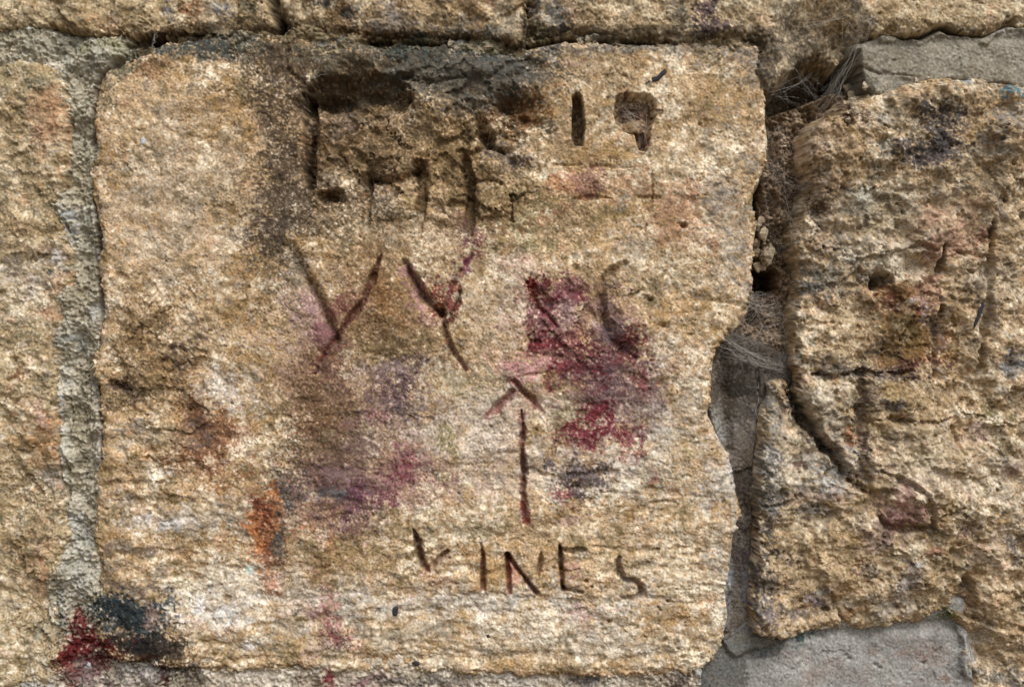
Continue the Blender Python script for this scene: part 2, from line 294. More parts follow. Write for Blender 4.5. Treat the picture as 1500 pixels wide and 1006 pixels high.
# fainter tooling on the upper right
carve([(812,242,.5),(832,243),(852,241,.6)], 3.5, 6); carve([(850,246,.5),(884,243),(905,247),(940,244,.5)], 2.5, 5)
carve([(955,248,.7),(956,290,1),(950,312,.9),(945,338,.4)], 6, 4.5)
carve([(836,292,.4),(868,289,1),(896,290,.5)], 6, 10, 'S'); carve([(936,289,.5),(966,290,1)], 5, 7, 'S')
dent(868,268,20,18,5); carve([(868,256),(870,274)], 3, 5)
dent(1002,331,7,6,-14); dent(953,439,6,4,-9); dent(972,477,12,8,-4); dent(971,478,5,3,-6); dent(843,391,6,5,-8)
dent(1012,490,8,3,-6); carve([(990,440,.6),(1030,438),(1082,446,.6)], 3, 16, 'S')
dent(891,55,4,4,-8); dent(915,111,4,3,-6); dent(1024,183,4,3,-6)
for cx, cy in ((964,859),(991,862),(978,880),(964,889),(967,893),(880,914),(892,909),(945,932),(999,961),(858,850),(867,859),(811,832),(964,804)): dent(cx, cy, 4, 3, -8)
# first letter stroke pair
carve([(426,362,.7,.5),(444,398,1,.8),(462,432,1.1,1),(478,468,.9,.9),(492,498,.5,.5)], 16, 34, 'S')
carve([(432,372,.5,.6),(470,440,.9),(486,480,.8,.6)], 5, 9)
carve([(558,372,.4,.5),(545,408,1,1),(532,440,1,1),(512,466,.8,.8),(492,494,.8,.7),(478,514,.6,.5),(460,548,.4,.3)], 17, 12.5)
dent(520,432,30,46,-2.5)
# second: forked letter
carve([(594,386,.5,.5),(606,406,1,.9),(618,430,1.2,1.1),(632,450,1.2,1.1),(646,460,1,1)], 24, 20)
carve([(692,372,.5,.3),(672,400,.6,.5),(660,425,.6,.6),(650,452,.8,.8)], 15, 13)
carve([(646,458,.9),(650,476,.8),(655,496,.9),(666,518,.7,.7),(682,542,.4,.4)], 17, 14)
carve([(673,426,.6,.8),(672,440,.9,1),(664,458,.7,.8),(656,474,.6,.5)], 15, 11)
dent(636,432,22,24,-3); dent(560,455,26,34,2.5)
# worn curve and the red scar
carve([(916,386,.8,.7),(898,396,1,1),(886,412,1,1),(880,436,1,1),(884,458,1,1),(896,480,.9,.8)], 15, 22, 'S'); dent(912,430,24,34,3)
carve([(884,470,.8),(894,496,1),(912,514,1),(932,524,.7)], 9, 24, 'S')
area([(772,414),(850,424),(884,466),(936,512),(940,530),(900,528),(860,500),(800,510),(766,500)], -5, 14)
carve([(780,412,.7,.6),(780,432,1.2),(790,452,1),(806,466,.8),(816,478,.5)], 8, 12, 'S')
carve([(780,488,.6),(772,500,1),(790,500,.5)], 7, 10); dent(836,440,26,16,3); dent(850,470,30,14,4, 30); dent(824,486,14,10,4)
carve([(756,513,.5),(800,520,1),(846,530,.6)], 3, 10, 'S')
carve([(758,552,.5),(800,546),(812,540,.6)], 4, 7)
# arrow
carve([(714,608,.6,.4),(728,598,1,.9),(742,584,1,1),(752,573,.8,.8)], 14, 15)
carve([(754,558,.7,.7),(762,570,1),(776,582,1),(792,602,.5,.5)], 15, 13)
carve([(764,600,.5,.6),(766,625,1),(765,660,.95),(767,700,.95),(766,735,1.1),(768,752,1.5),(771,764,1,.6)], 20, 10.5)
# lettering
carve([(606,774,.5,.6),(612,792,1,1),(615,815,1,1),(622,832,.9,.8),(627,838,.3,.3)], 22.8, 13.125, wob=.7)
carve([(656,806,.7,.8),(646,815,1,1),(634,828,.8,.6),(626,840,.5,.4)], 14.4, 10.5, wob=.7); carve([(621,838,.6),(625,854,.6)], 9.6, 6.3)
carve([(704,796,.5,.4),(707,812,1),(707,840,1.1),(708,864,.7,.8)], 19.2, 10.5, wob=.7)
carve([(743,813,.7),(745,840,1),(747,868,.7,.7)], 20.4, 9.975, wob=.7); carve([(743,813,.7),(757,832,1),(772,852,1),(787,869,.8,.8)], 20.4, 9.45, wob=.7)
carve([(793,810,.5,.5),(791,824,1),(788,844,.6,.6)], 16.8, 8.925, wob=.7)
carve([(820,799,.7),(822,830,1),(823,855,1),(826,863,.9)], 20.4, 8.925, wob=.7); carve([(826,863,.9),(852,866,.6,.7)], 15.6, 7.875, wob=.7); carve([(820,802,.8),(836,807,.8),(856,804,.6,.7)], 12, 9.45); carve([(824,836,.8,.8),(848,832,.6,.6)], 10.8, 8.4)
carve([(908,816,.6,.6),(904,824,1),(907,838,1.2),(914,849,1),(930,851,.9),(939,859,1.1),(940,869,1),(930,875,.8),(913,874,.5,.5)], 19.2, 11.55, wob=.7)
# bedding ledges
for pts, dp, wd in [([(940,736,.4),(975,734),(1010,738,.5)],5,6), ([(870,800,.4),(930,806),(1010,802,.4)],4,8), ([(156,709,.6),(190,708,1),(222,707,.9),(300,709,.4)],6,8),
 ([(160,735,.5),(230,730),(300,736,.3)],3,10), ([(640,872,.3),(700,870,.8),(780,876,.6),(900,880,.7),(960,874,.3)],3,9), ([(160,538,.6),(200,536,1),(270,545,.4)],4,12),
 ([(165,562,.6),(178,568,1.4),(192,572,.5)],12,9), ([(272,512,.6),(286,514,1.2),(300,518,.5)],9,9), ([(300,968,.4),(450,962),(600,966,1),(760,958,1),(900,966,.7),(1020,950,.4)],4,14),
 ([(380,607,.3),(470,612,.7),(560,606,.6),(640,614,.3)],3,12), ([(420,590,.5),(520,580),(620,584,.3)],2.5,12), ([(240,530,.4),(300,540),(330,560,.4)],3,10), ([(160,815,.5),(220,806),(300,812,.4)],3,9),
 ([(760,690,.3),(830,700),(905,690,.4)],5,9), ([(930,560,.4),(1000,556),(1040,560,.6)],3,10), ([(860,720,.4),(960,722,.8),(1060,730,.4)],3.5,10), ([(540,890,.3),(700,898,.7),(860,892,.3)],2.5,12),
 ([(300,880,.3),(400,876),(520,884,.4)],2.5,12), ([(330,830,.3),(420,836),(500,828,.3)],2.5,10), ([(980,880,.4),(1020,884),(1064,880,.5)],3,8)]:
    carve(pts, dp * 0.8, wd * 1.9, 'S', wob=2.5)
area([(192,432),(212,414),(250,450),(276,488),(300,520),(262,560),(196,566),(168,520)], 5, 14)
dent(330,560,60,50,-4); dent(880,690,16,14,-8); dent(845,715,18,8,-6); dent(1070,260,30,60,2)
dent(600,150,300,50,-3)
# ---------------------------------------------------------------- the eroded block on the right
carve([(1157,548,.9,.9),(1166,580,1.1),(1180,612,1),(1200,642,1),(1222,668,1),(1246,706,.6,.7),(1262,720,.4,.4)], 36, 30, 'S', wob=3)
carve([(1158,556,.7),(1178,606,1),(1204,646,1.2),(1232,684,.7)], 18, 11, wob=3)
carve([(1262,548,.8),(1261,590,1),(1262,640,1),(1260,690,1),(1268,716,.6)], 15, 26, 'S', wob=3)
carve([(1258,556,.6),(1257,600,1),(1254,650,.8)], 4, 8, wob=3)
carve([(1192,546,.6),(1220,552,1),(1250,548,1),(1290,546,.9),(1336,546,.6)], 12, 18, 'S', wob=3); carve([(1198,548),(1246,549,.6)], 9, 6)
area([(1178,556),(1254,552),(1256,640),(1250,690),(1220,660),(1186,610)], 9, 12)
area([(1262,552),(1330,552),(1370,560),(1400,610),(1400,640),(1290,640),(1266,600)], 4, 16)
carve([(1286,616,.5),(1306,614,1),(1340,618,1),(1376,620,.7),(1396,612,.4)], 10, 11, 'S', wob=2); carve([(1300,613,.6),(1350,617,.8)], 6, 6)
carve([(1396,626,.7),(1402,650,1),(1408,664,.5)], 9, 10, 'S')
area([(1300,690),(1330,696),(1372,730),(1386,752),(1352,776),(1346,742),(1318,714)], 6, 10)
carve([(1290,690,.5),(1308,697,1),(1330,708,1.1),(1348,722,1.2),(1358,742,1),(1360,770,.7)], 17, 12, wob=1.5)
area([(1296,726),(1316,714),(1344,730),(1354,756),(1350,770),(1322,766),(1292,752)], 9, 8, wob=3)
carve([(1288,756,.6),(1296,768,1),(1316,776,1.2),(1346,772,.7)], 14, 14, 'S')
area([(1362,700),(1398,706),(1404,736),(1390,752),(1366,742)], 6, 9); carve([(1372,752,.5),(1392,750),(1404,742,.5)], 8, 8)
area([(1400,700),(1500,690),(1500,830),(1424,838),(1404,780)], -3, 20)
carve([(1386,358,.6),(1384,380,1),(1379,396,1.1),(1376,404,.7)], 20, 11, wob=1)
carve([(1461,322,.6),(1458,350,1),(1455,400,1),(1452,440,1),(1446,480,1),(1442,520,.8),(1436,548,.5)], 18, 15, 'S', wob=1.5); carve([(1459,330,.6),(1456,372,1)], 8, 7)
carve([(1384,448,.7),(1378,480,1),(1374,510,.9),(1370,550,.6)], 14, 14, 'S'); carve([(1380,420,.6),(1382,442,.8)], 8, 7)
carve([(1400,366,.6),(1430,372,1),(1456,376,.7)], 8, 11, 'S'); carve([(1320,368,.6),(1350,358,1),(1376,366,.6)], 8, 11, 'S')
area([(1278,404),(1288,396),(1316,400),(1320,414),(1300,424),(1282,422)], -34, 9); dent(1285,416,10,10,-24)
dent(1350,446,20,14,7); area([(1330,372),(1374,368),(1374,420),(1336,424)], -5, 8); dent(1330,480,40,36,4)
dent(1372,200,44,34,-7, 30); dent(1310,180,20,16,4); dent(1462,600,22,18,-14); dent(1420,590,18,12,-9); dent(1418,618,12,22,-12); dent(1460,640,16,26,-7); dent(1495,640,14,12,-12)
dent(1385,345,12,9,-8); dent(1400,300,8,6,-7); dent(1330,330,6,12,-7); dent(1318,330,4,9,-6); dent(1470,290,14,10,-10); dent(1480,535,14,12,-12); dent(1455,500,6,4,-7)
carve([(1432,450,.6),(1440,420,1),(1444,394,.6)], 5, 8)
dent(1415,775,20,14,-11); dent(1495,790,10,18,-9)
area([(1396,868),(1417,838),(1428,862),(1436,890),(1420,906),(1394,896)], -26, 10)
area([(1440,840),(1500,840),(1530,1000),(1450,1000),(1424,930)], -4, 16); carve([(1420,905,.7),(1460,918,1),(1510,926,.7)], 9, 16, 'S')
dent(1210,230,36,34,6); dent(1192,310,14,40,-16); dent(1200,280,20,16,-6); carve([(1130,300),(1134,420)],6,10,'S',layer=0)
carve([(1150,440,.5),(1200,420,1),(1270,418,.5)], 4, 18, 'S'); carve([(1120,742,.6),(1160,736,1),(1220,744,.4)], 5, 14, 'S')
carve([(1245,160,1),(1236,190,.8),(1230,205,.5)], 14, 14, 'S', wob=3); dent(1232,168,12,14,8)
erode(1180, 1500, 150, 900, 90, 6, 7, 24); erode(1400, 1500, 560, 1000, 40, 8, 8, 28); erode(1190, 1390, 360, 470, 24, 7, 8, 24); erode(1120, 1260, 640, 900, 30, 5, 8, 30)
erode(0, 85, 100, 1000, 60, 4, 8, 30); erode(0, 1100, 0, 50, 50, 4, 8, 30); erode(160, 300, 420, 720, 40, 4, 7, 26); erode(760, 960, 410, 760, 50, 3.5, 7, 24); erode(1000, 1100, 80, 480, 30, 3, 7, 22)
# hollow under the upper right block
dent(1205,80,104,92,-38, p=0.8); dent(1245,60,34,50,-22)
area([(1126,140),(1150,112),(1180,92),(1230,92),(1262,70),(1262,120),(1222,128),(1200,140),(1166,148),(1140,156)], -110, 12, layer=0, wob=1); area([(1108,398),(1126,386),(1150,394),(1152,420),(1134,434),(1110,430)], -110, 10, layer=0, wob=1); dent(1118,300,11,140,-60, layer=0); dent(1140,200,18,60,-30, layer=0); dent(1112,470,22,30,-25, layer=0)
dent(1125,340,7,26,22, layer=0); dent(1150,280,16,90,14, layer=0); dent(1205,118,26,20,45, layer=0); dent(1125,375,16,14,20, layer=0)
# mortar: rounded groove and ridge in the left joint, crusts along the right joint
carve([(122,120,.8),(118,300,1),(116,480,.9),(118,600,1),(118,720,1),(112,820,.4)], 7, 44, 'S', layer=0)
carve([(136,130,1),(135,190,1),(136,230,.8,.7),(136,300,.7,.6),(143,350,1),(147,470,.7,.6),(146,560,.6,.5),(148,700,.7,.6),(146,860,.6,.4)], 22, 13, layer=0); carve([(100,575),(98,640),(96,720),(94,760)], 7, 6, layer=0); carve([(88,320,.5),(100,345,1),(106,358,.5)], 6, 6, layer=0)
dent(146,362,8,10,-14, layer=0); dent(147,105,8,10,-22, layer=0); carve([(186,66),(180,84),(152,104),(140,118),(137,190)], 16, 12, 'S', layer=0)
area([(84,280),(96,286),(106,330),(92,340),(78,310)], 4, 8, layer=0); area([(80,565),(94,560),(96,700),(84,700)], 4, 8, layer=0); area([(134,625),(150,622),(152,700),(136,690)], 5, 6, layer=0)
dent(150,80,50,26,7, layer=0); dent(60,66,60,22,5, layer=0)
area([(654,58),(668,54),(690,56),(736,60),(738,76),(716,84),(690,82),(664,72)], 9, 8, layer=0, wob=4); area([(838,52),(866,48),(880,60),(874,72),(846,72)], 8, 8, layer=0, wob=3); area([(890,54),(918,54),(924,66),(900,68)], 8, 8, layer=0, wob=3)
area([(290,40),(530,46),(540,80),(290,80)], 7, 12, layer=0); carve([(540,60,.6),(600,60,1),(652,64,.8)], 22, 12, 'S', layer=0); carve([(770,68,.8),(830,58,.8),(920,60,1),(1024,64,.5)], 20, 10, 'S', layer=0); dent(230,58,40,12,-40, layer=0); dent(405,30,22,40,-60, layer=0)
area([(1258,92),(1290,104),(1346,112),(1340,128),(1290,140),(1266,124)], -3, 8, layer=0, wob=3); carve([(1262,96,.6),(1290,106,1),(1340,110,.7)], 3.5, 5, layer=0)
carve([(1256,64),(1330,60),(1420,58),(1540,52)], 4, 22, 'S', layer=0); area([(1290,50),(1350,52),(1379,38),(1403,46),(1446,50),(1476,36),(1540,36),(1540,46),(1476,46),(1446,60),(1380,52),(1350,62),(1296,60)], 6, 5, layer=0, wob=2)
area([(1044,600),(1060,634),(1074,690),(1076,730),(1064,800),(1052,800),(1048,650)], 18, 14, layer=0, wob=3); area([(1062,800),(1074,800),(1070,930),(1056,930)], 14, 9, layer=0, wob=2)
carve([(1118,500),(1117,560),(1116,640),(1108,690)], 5, 4, layer=0); carve([(1075,690,.6),(1096,686,1),(1108,690,.6)], 4, 5, layer=0); area([(1078,692),(1106,692),(1104,760),(1080,760)], -7, 6, layer=0)
carve([(1060,520,1),(1064,600,1),(1072,660,.6)], 10, 40, 'S', layer=0)
area([(1060,940),(1100,930),(1180,936),(1150,944),(1110,956),(1080,968)], 9, 8, layer=0, wob=1.5); dent(1014,985,30,20,6, layer=0)
area([(1160,926),(1420,905),(1416,930),(1260,940),(1170,944)], -10, 18, layer=0)
area([(1410,920),(1424,930),(1432,1000),(1418,996)], 10, 6, layer=0)
carve([(1140,1010,.5),(1180,975,1),(1210,962,.6),(1250,958,.3)], 2.2, 2.5, layer=0, wob=2); carve([(1380,1010,.5),(1372,980,1),(1386,950,.4)], 2, 2.5, layer=0, wob=2); carve([(1400,54,.4),(1408,84,1),(1402,112,.5)], 2, 2.5, layer=0, wob=2)
erode(1080, 1430, 930, 1030, 40, 2.2, 10, 60, layer=0); erode(1270, 1530, 55, 120, 26, 1.8, 8, 50, layer=0); erode(1050, 1120, 500, 940, 26, 2.5, 6, 24, layer=0); erode(80, 150, 60, 980, 60, 5, 6, 20, layer=0)
for cx, cy in ((1246,964),(1250,970),(1290,980),(1296,984),(1361,977),(1314,43),(1312,87)): dent(cx, cy, 5, 4, -5, layer=0)

# ---------------------------------------------------------------- stains, paint, lichen and painted shade
def stain_shade(cx, cy, rx, ry, col, a, rot=0, layers=(1,), nz=0.45, lam=30, worn=0.22):
    r_ = max(rx, ry) * 1.9; s = win(cx - r_, cx + r_, cy - r_, cy + r_)
    x, y = X[s], Y[s]; c, sn = math.cos(math.radians(rot)), math.sin(math.radians(rot))
    k_ = min(1.0, min(rx, ry) / 22.0)
    xw = x + k_ * (9 * hill(x, y, 150, cy, cx) + 4.5 * pink(x, y, 90, cx, cy)); yw = y + k_ * (9 * hill(x, y, 150, cx, 31, HILL2) + 4.5 * pink(x, y, 90, cy, 17, PINK2))
    u = ((xw - cx) * c + (yw - cy) * sn) / rx; v = (-(xw - cx) * sn + (yw - cy) * c) / ry
    q = 1.15 - np.sqrt(u * u + v * v) + nz * 0.8 * pink(x, y, lam * 4, cx, cy, PINK2) + worn * band(x, y, 9, cy, cx) + 0.7 * worn * band(x, y, 5.5, cx, 3, BAND2)
    cov = min(1.0, 1.25 * a) * sst(-0.12, 0.8, q)
    paint = max(col) - min(col) > 46 or max(col) < 124
    if paint:                                                     # pigment held grain by grain
        gn = 0.20 * band(x, y, 5.0, cy, 7) + 0.17 * pink(x, y, 60, cy, cx) + 0.13 * band(x, y, 9, cx, 40, BAND2)
        f = (0.25 * cov + 0.75 * sst(0.34, 0.60, 1.0 * cov + gn) * sst(0.02, 0.2, cov)) * (0.75 + 0.25 * a)
    else: f = cov * np.clip(0.92 + 0.34 * pink(x, y, 70, cy, cx, PINK) + 0.15 * band(x, y, 5.5, cy, 7), 0.35, 1.25)
    f = np.clip(f, 0, 1)
    tint = mute(col, 0.82, 0.72 if paint else 0.76) * np.clip(1 + 0.16 * band(x, y, 5.5, cx, 60, BAND2) + 0.12 * band(x, y, 10, 60, cy), 0.4, 1.6)[..., None]
    for L in layers:                                              # the grains keep their own light and dark under the stain
        own = np.clip((C[L][s] @ np.array([.25, .6, .15], np.float32)) / (0.33 if L else 0.27), 0.45, 1.7) ** 0.5
        C[L][s] += (tint * own[..., None] - C[L][s]) * f[..., None]
def pstroke(pts, width, col, a, layers=(1,), nz=1.5, soft=0.6):
    P = np.array(pts, np.float32); pad = width * 2 + 8
    s = win(P[:, 0].min() - pad, P[:, 0].max() + pad, P[:, 1].min() - pad, P[:, 1].max() + pad); x, y = X[s], Y[s]
    d = np.full(x.shape, 1e9, np.float32)
    for i in range(len(P) - 1):
        ax, ay = P[i]; ex, ey = P[i + 1] - P[i]
        t = np.clip(((x - ax) * ex + (y - ay) * ey) / (ex * ex + ey * ey + 1e-9), 0, 1)
        d = np.minimum(d, np.sqrt((x - ax - t * ex) ** 2 + (y - ay - t * ey) ** 2))
    d = d + nz * band(x, y, 14, 5, 66) + 0.6 * nz * band(x, y, 6, 15, 6, BAND2)
    f = np.clip(a * (1 - sst(width * 0.5 * (1 - soft), width * 0.5 * (1 + soft), d)), 0, 1)
    for L in layers: mixc(C[L][s], col, f) if False else C[L].__setitem__(s, C[L][s] + (mute(col, 0.8, 1.0) - C[L][s]) * (0.68 * f)[..., None])

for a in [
 # top of the large block: stains, lichen, darker cuts, and recess shade painted in
 (402,110,20,62,UMBER,.5),(404,268,30,62,(98,78,66),.5),(396,335,28,44,(106,88,74),.5),(410,400,20,40,(116,104,84),.5),(430,300,30,30,(110,92,70),.5),(470,320,50,26,(128,106,80),.5),
 (500,130,60,20,(104,76,44),.8),(520,152,60,14,(92,72,42),.7),(452,215,12,70,(86,66,50),.6),(492,186,34,18,(152,142,142),.75),(500,245,36,40,(136,124,110),.55),(548,210,40,30,(140,112,80),.55),(580,240,40,16,(128,100,70),.5),  # browns under the panel's lip: moss and dirt, plus the recess's shade painted in
 (530,240,14,20,(142,126,66),.6),(570,290,22,30,(128,118,108),.55),(595,300,18,26,(166,136,80),.5),(650,200,50,40,(178,146,88),.5),(650,270,34,30,(168,138,94),.5),(666,290,24,20,(130,116,100),.4),
 (605,96,44,22,(98,116,108),.8),(540,84,40,14,(126,126,116),.6),(566,96,10,16,(140,100,60),.7),(690,112,70,30,(130,126,124),.65),(650,150,26,20,(168,134,80),.5),(690,150,40,20,(140,132,128),.55),(760,110,60,30,(126,122,112),.5),
 (756,152,26,16,(126,84,34),.85),(736,150,14,30,(110,96,50),.6),(770,180,28,11,(74,80,74),.7),(722,236,34,22,(132,122,120),.7),(760,236,16,10,(84,68,64),.7),(726,292,22,20,(196,166,118),.6),(700,205,14,12,(86,64,42),.7),
 (688,270,10,40,(96,50,36),.65),(686,315,12,34,(110,82,82),.5),(708,328,20,18,(140,104,70),.55),(760,330,60,44,(140,130,84),.5),(650,305,18,10,(208,190,166),.6),(520,330,70,24,(178,150,110),.4),(560,355,40,20,(186,170,140),.4),
 (280,62,60,12,(96,104,94),.6),(180,100,40,14,(98,104,86),.6),(160,130,14,30,(120,110,80),.5),(225,100,30,24,(172,124,76),.5),(330,70,60,14,(116,114,104),.6),(375,95,30,14,(92,92,88),.55),(380,130,14,8,(90,72,64),.6),
 (900,72,80,10,(142,138,130),.5),(1080,85,44,22,(146,140,132),.6),(1100,120,26,26,(150,142,130),.5),(1020,110,60,20,(172,140,90),.35),(780,62,30,14,(120,112,84),.5),(830,92,20,10,(204,166,140),.5),
 (870,130,60,60,(196,170,128),.4),(1060,180,60,60,(176,154,120),.3),(930,165,26,26,(112,78,62),.75),(944,205,10,18,(122,86,72),.7),(846,170,9,30,(80,72,60),.5),
 (225,205,9,4,(120,124,130),0),(200,240,30,14,(162,156,134),.5),
 # orange patches
 (480,520,30,70,(172,84,92),.5),(470,620,34,50,(150,84,62),.5),(500,690,40,40,(146,62,84),.5),(480,760,30,40,(166,96,84),.45),(480,860,30,60,(190,112,104),.4),(300,640,40,36,(186,112,60),.6),(260,560,50,40,(160,116,62),.45),(500,200,70,60,(164,118,58),.4),(660,190,60,50,(178,134,66),.45),(760,160,40,34,(140,86,30),.6),(1330,500,46,40,(170,106,44),.7),(80,660,16,30,(204,136,72),.6),(75,165,22,26,(210,146,92),.5),
 (650,885,330,26,(224,216,202),.55),(420,860,160,40,(220,210,194),.4),(880,700,120,40,(216,208,194),.45),(700,620,90,60,(222,206,192),.45),(330,760,120,30,(216,206,190),.45),(900,940,160,24,(218,208,190),.45),(560,930,140,24,(214,202,180),.4),(740,440,60,60,(220,202,180),.4),(1000,600,50,60,(212,202,186),.4),
 (445,480,40,60,(206,172,162),.5),(470,600,60,70,(160,116,76),.45),(530,500,70,40,(166,128,78),.45),(555,420,50,50,(160,116,64),.55),(620,540,60,40,(170,132,84),.45),(470,690,50,40,(140,94,84),.55),(520,740,40,40,(134,86,98),.55),(610,690,50,30,(176,92,106),.5),(440,560,30,40,(190,150,130),.4),
 (720,310,60,40,(160,116,70),.5),(640,350,60,30,(178,140,96),.4),(660,250,50,60,(176,138,80),.5),(300,660,50,40,(170,112,66),.6),(285,600,30,40,(124,92,64),.6),(400,780,26,60,(186,112,62),.6),(430,700,40,30,(90,88,88),.5),(1332,484,52,46,(138,90,40),.95),(1300,330,90,60,(170,160,146),.4),(1330,680,80,60,(190,172,152),.4),(1200,620,50,60,(178,170,158),.4),(1450,420,40,90,(176,160,138),.35),(1310,440,50,20,(150,92,58),.6),(1390,350,60,34,(204,158,128),.5),
 (70,180,34,60,(206,158,112),.5),(60,640,34,60,(200,152,104),.45),(60,830,30,40,(204,160,112),.4),
 (300,64,90,12,(88,96,88),.7),(480,72,120,14,(104,108,96),.6),(620,80,90,18,(86,100,96),.75),(720,92,80,20,(100,102,98),.7),(600,100,40,20,(84,104,100),.7),(960,72,120,10,(128,124,114),.5),(690,135,70,30,(118,112,106),.5),(500,100,60,16,(134,124,104),.5),
 (500,650,50,50,(128,98,84),.45),(490,720,60,36,(124,96,100),.5),(560,640,70,40,(150,122,112),.35),(880,600,60,60,(136,98,100),.4),(470,570,50,60,(138,102,72),.45),(1372,205,50,34,(88,84,84),.6),(560,110,140,30,(116,106,88),.4),(670,96,110,26,(90,100,102),.5),(740,120,60,30,(112,110,108),.5),(430,86,60,20,(118,110,94),.4),(300,66,90,12,(88,96,92),.5),(640,70,90,10,(84,92,92),.45),(1325,485,54,44,(150,104,50),.7),(1440,240,50,60,(128,122,108),.4),(1220,400,60,40,(122,118,108),.45),
 (1150,760,40,60,(150,142,128),.4),(1290,300,60,40,(140,128,100),.35),(1180,830,60,60,(190,160,112),.3),
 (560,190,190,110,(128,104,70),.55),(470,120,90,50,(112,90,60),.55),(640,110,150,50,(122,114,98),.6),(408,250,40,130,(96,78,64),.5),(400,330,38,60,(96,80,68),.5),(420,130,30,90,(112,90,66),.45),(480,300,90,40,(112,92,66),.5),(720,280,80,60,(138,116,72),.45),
 (540,430,130,60,(158,126,86),.4),(520,560,110,70,(158,128,104),.35),(560,600,90,60,(142,112,112),.35),(480,640,70,60,(140,114,76),.4),(540,700,110,44,(160,120,118),.4),(880,560,90,90,(150,110,112),.4),(830,470,90,60,(172,124,122),.35),(300,640,50,60,(158,112,72),.45),(230,500,70,70,(142,114,74),.4),
 (200,560,60,40,(128,104,72),.4),(450,760,80,60,(166,132,104),.35),(1330,480,60,60,(150,114,62),.5),(1300,600,70,50,(172,142,94),.35),
 (830,272,34,18,(206,142,92),.65),(905,268,44,18,(204,152,108),.5),(868,268,20,16,(166,118,104),.6),(812,312,14,12,(204,144,100),.6),(1000,305,50,40,(204,152,116),.55),(1030,360,24,18,(200,150,114),.45),(1072,300,34,70,(156,150,142),.5),
 (1080,400,20,60,(160,154,150),.4),(820,330,30,18,(146,120,84),.4),(760,392,34,18,(214,172,148),.5),(980,250,40,40,(184,166,130),.3),(935,360,40,30,(150,142,130),.35),(995,420,60,40,(176,158,124),.35),
 # red and purple paint remnants
 (780,424,11,20,DRED,.95),(800,414,10,6,(120,26,26),.7),(820,440,52,26,(152,92,102),.7),(808,432,18,8,(150,50,70),.6),(846,428,12,10,(170,70,84),.6),(792,462,22,20,(150,84,92),.65),(786,488,18,16,(112,46,60),.75),(795,505,50,14,(134,36,48),.8),
 (850,470,44,22,(164,126,126),.65),(846,496,26,20,(160,84,90),.5),(770,532,66,16,(216,156,150),.8),(808,544,24,14,(172,66,80),.7),(800,570,12,24,(160,66,72),.6),(872,520,40,30,(122,52,62),.75),(908,516,32,24,(128,52,56),.75),(926,506,18,18,(150,66,60),.6),
 (900,555,56,40,(134,104,108),.7),(870,545,30,30,(140,62,74),.6),(895,590,50,34,(148,112,110),.6),(872,625,38,26,(146,50,64),.85),(850,640,30,14,(156,74,86),.6),(900,640,26,22,(150,64,74),.6),(946,560,10,28,(158,80,84),.6),(950,610,20,50,(148,132,128),.55),
 (942,650,8,26,(140,62,68),.6),(848,690,44,16,(104,92,98),.7),(836,714,24,14,(92,72,78),.7),(822,728,14,12,(160,86,92),.6),(836,756,20,8,(206,160,156),.5),(820,735,20,8,(190,110,100),.4),(930,668,16,10,(164,84,80),.5),(955,700,8,16,(170,92,90),.5),
 (884,455,9,30,(128,100,100),.55),(900,490,20,20,(126,104,108),.6),(812,520,60,8,(180,120,110),.5),
 (460,462,16,44,(176,138,136),.6,-35),(474,500,22,18,(176,118,122),.65),(428,400,12,24,(140,130,112),.6),(515,440,28,24,(164,112,92),.55),(520,480,30,20,(150,110,74),.55),(500,455,16,20,(160,86,86),.5),(562,445,26,30,(158,108,56),.65),(552,470,14,16,(130,84,46),.6),
 (606,420,14,34,(200,146,142),.65,-30),(642,428,22,26,(152,66,58),.7),(655,410,12,10,(150,70,62),.5),(680,388,14,18,(146,76,110),.7,30),(698,374,10,8,(160,70,84),.6),(622,470,26,12,(176,124,116),.5),(670,330,30,20,(150,106,96),.35),(690,350,16,14,(170,100,100),.45),
 (590,500,60,26,(150,124,84),.55),(560,510,40,20,(144,116,66),.5),(575,545,44,18,(150,124,128),.6),(572,580,50,26,(120,88,96),.5),(590,568,26,14,(104,74,86),.4),(600,598,30,12,(120,100,106),.6),(545,600,20,12,(160,96,104),.5),(612,528,18,10,(112,92,92),.55),
 (470,585,40,40,(140,104,66),.5),(460,625,34,18,(136,96,60),.5),(470,540,18,14,(150,96,96),.5),(520,560,30,20,(176,140,112),.35),(455,650,40,20,(146,130,92),.45),(610,688,28,14,(178,76,104),.65),(596,700,16,10,(150,46,80),.6),(570,716,24,18,(128,60,78),.7),(590,705,50,26,(196,150,140),.4),
 (500,690,36,14,(176,140,140),.6),(480,705,14,10,(96,66,66),.5),(500,725,40,12,(118,114,118),.75),(512,748,14,30,(132,80,98),.65),(420,725,28,20,(88,90,92),.6),(404,745,16,16,(98,96,92),.5),(384,785,16,58,(204,128,64),.95),(394,750,18,16,(140,70,48),.7),(398,800,16,30,(150,88,58),.7),
 (412,795,8,40,(92,96,96),.75),(395,850,14,12,(206,150,122),.6),(520,780,30,20,(150,128,120),.4),(485,795,8,16,(190,130,70),.7),(470,900,28,16,(200,140,134),.6),(490,935,28,18,(172,92,100),.7),(496,942,14,10,(112,66,80),.7),(490,915,14,10,(150,60,74),.5),(460,955,30,14,(206,168,160),.45),
 (505,825,70,44,(166,136,82),.6),(590,770,50,20,(150,132,88),.45),(700,775,40,12,(132,118,76),.4),(640,850,40,14,(196,140,124),.3),(420,800,8,30,(90,92,92),.4),
 (700,650,70,80,(214,198,178),.5),(740,620,40,60,(208,182,160),.3),(655,650,14,40,(142,132,74),.55),(680,560,50,30,(196,182,140),.35),(720,700,60,30,(210,178,160),.35),
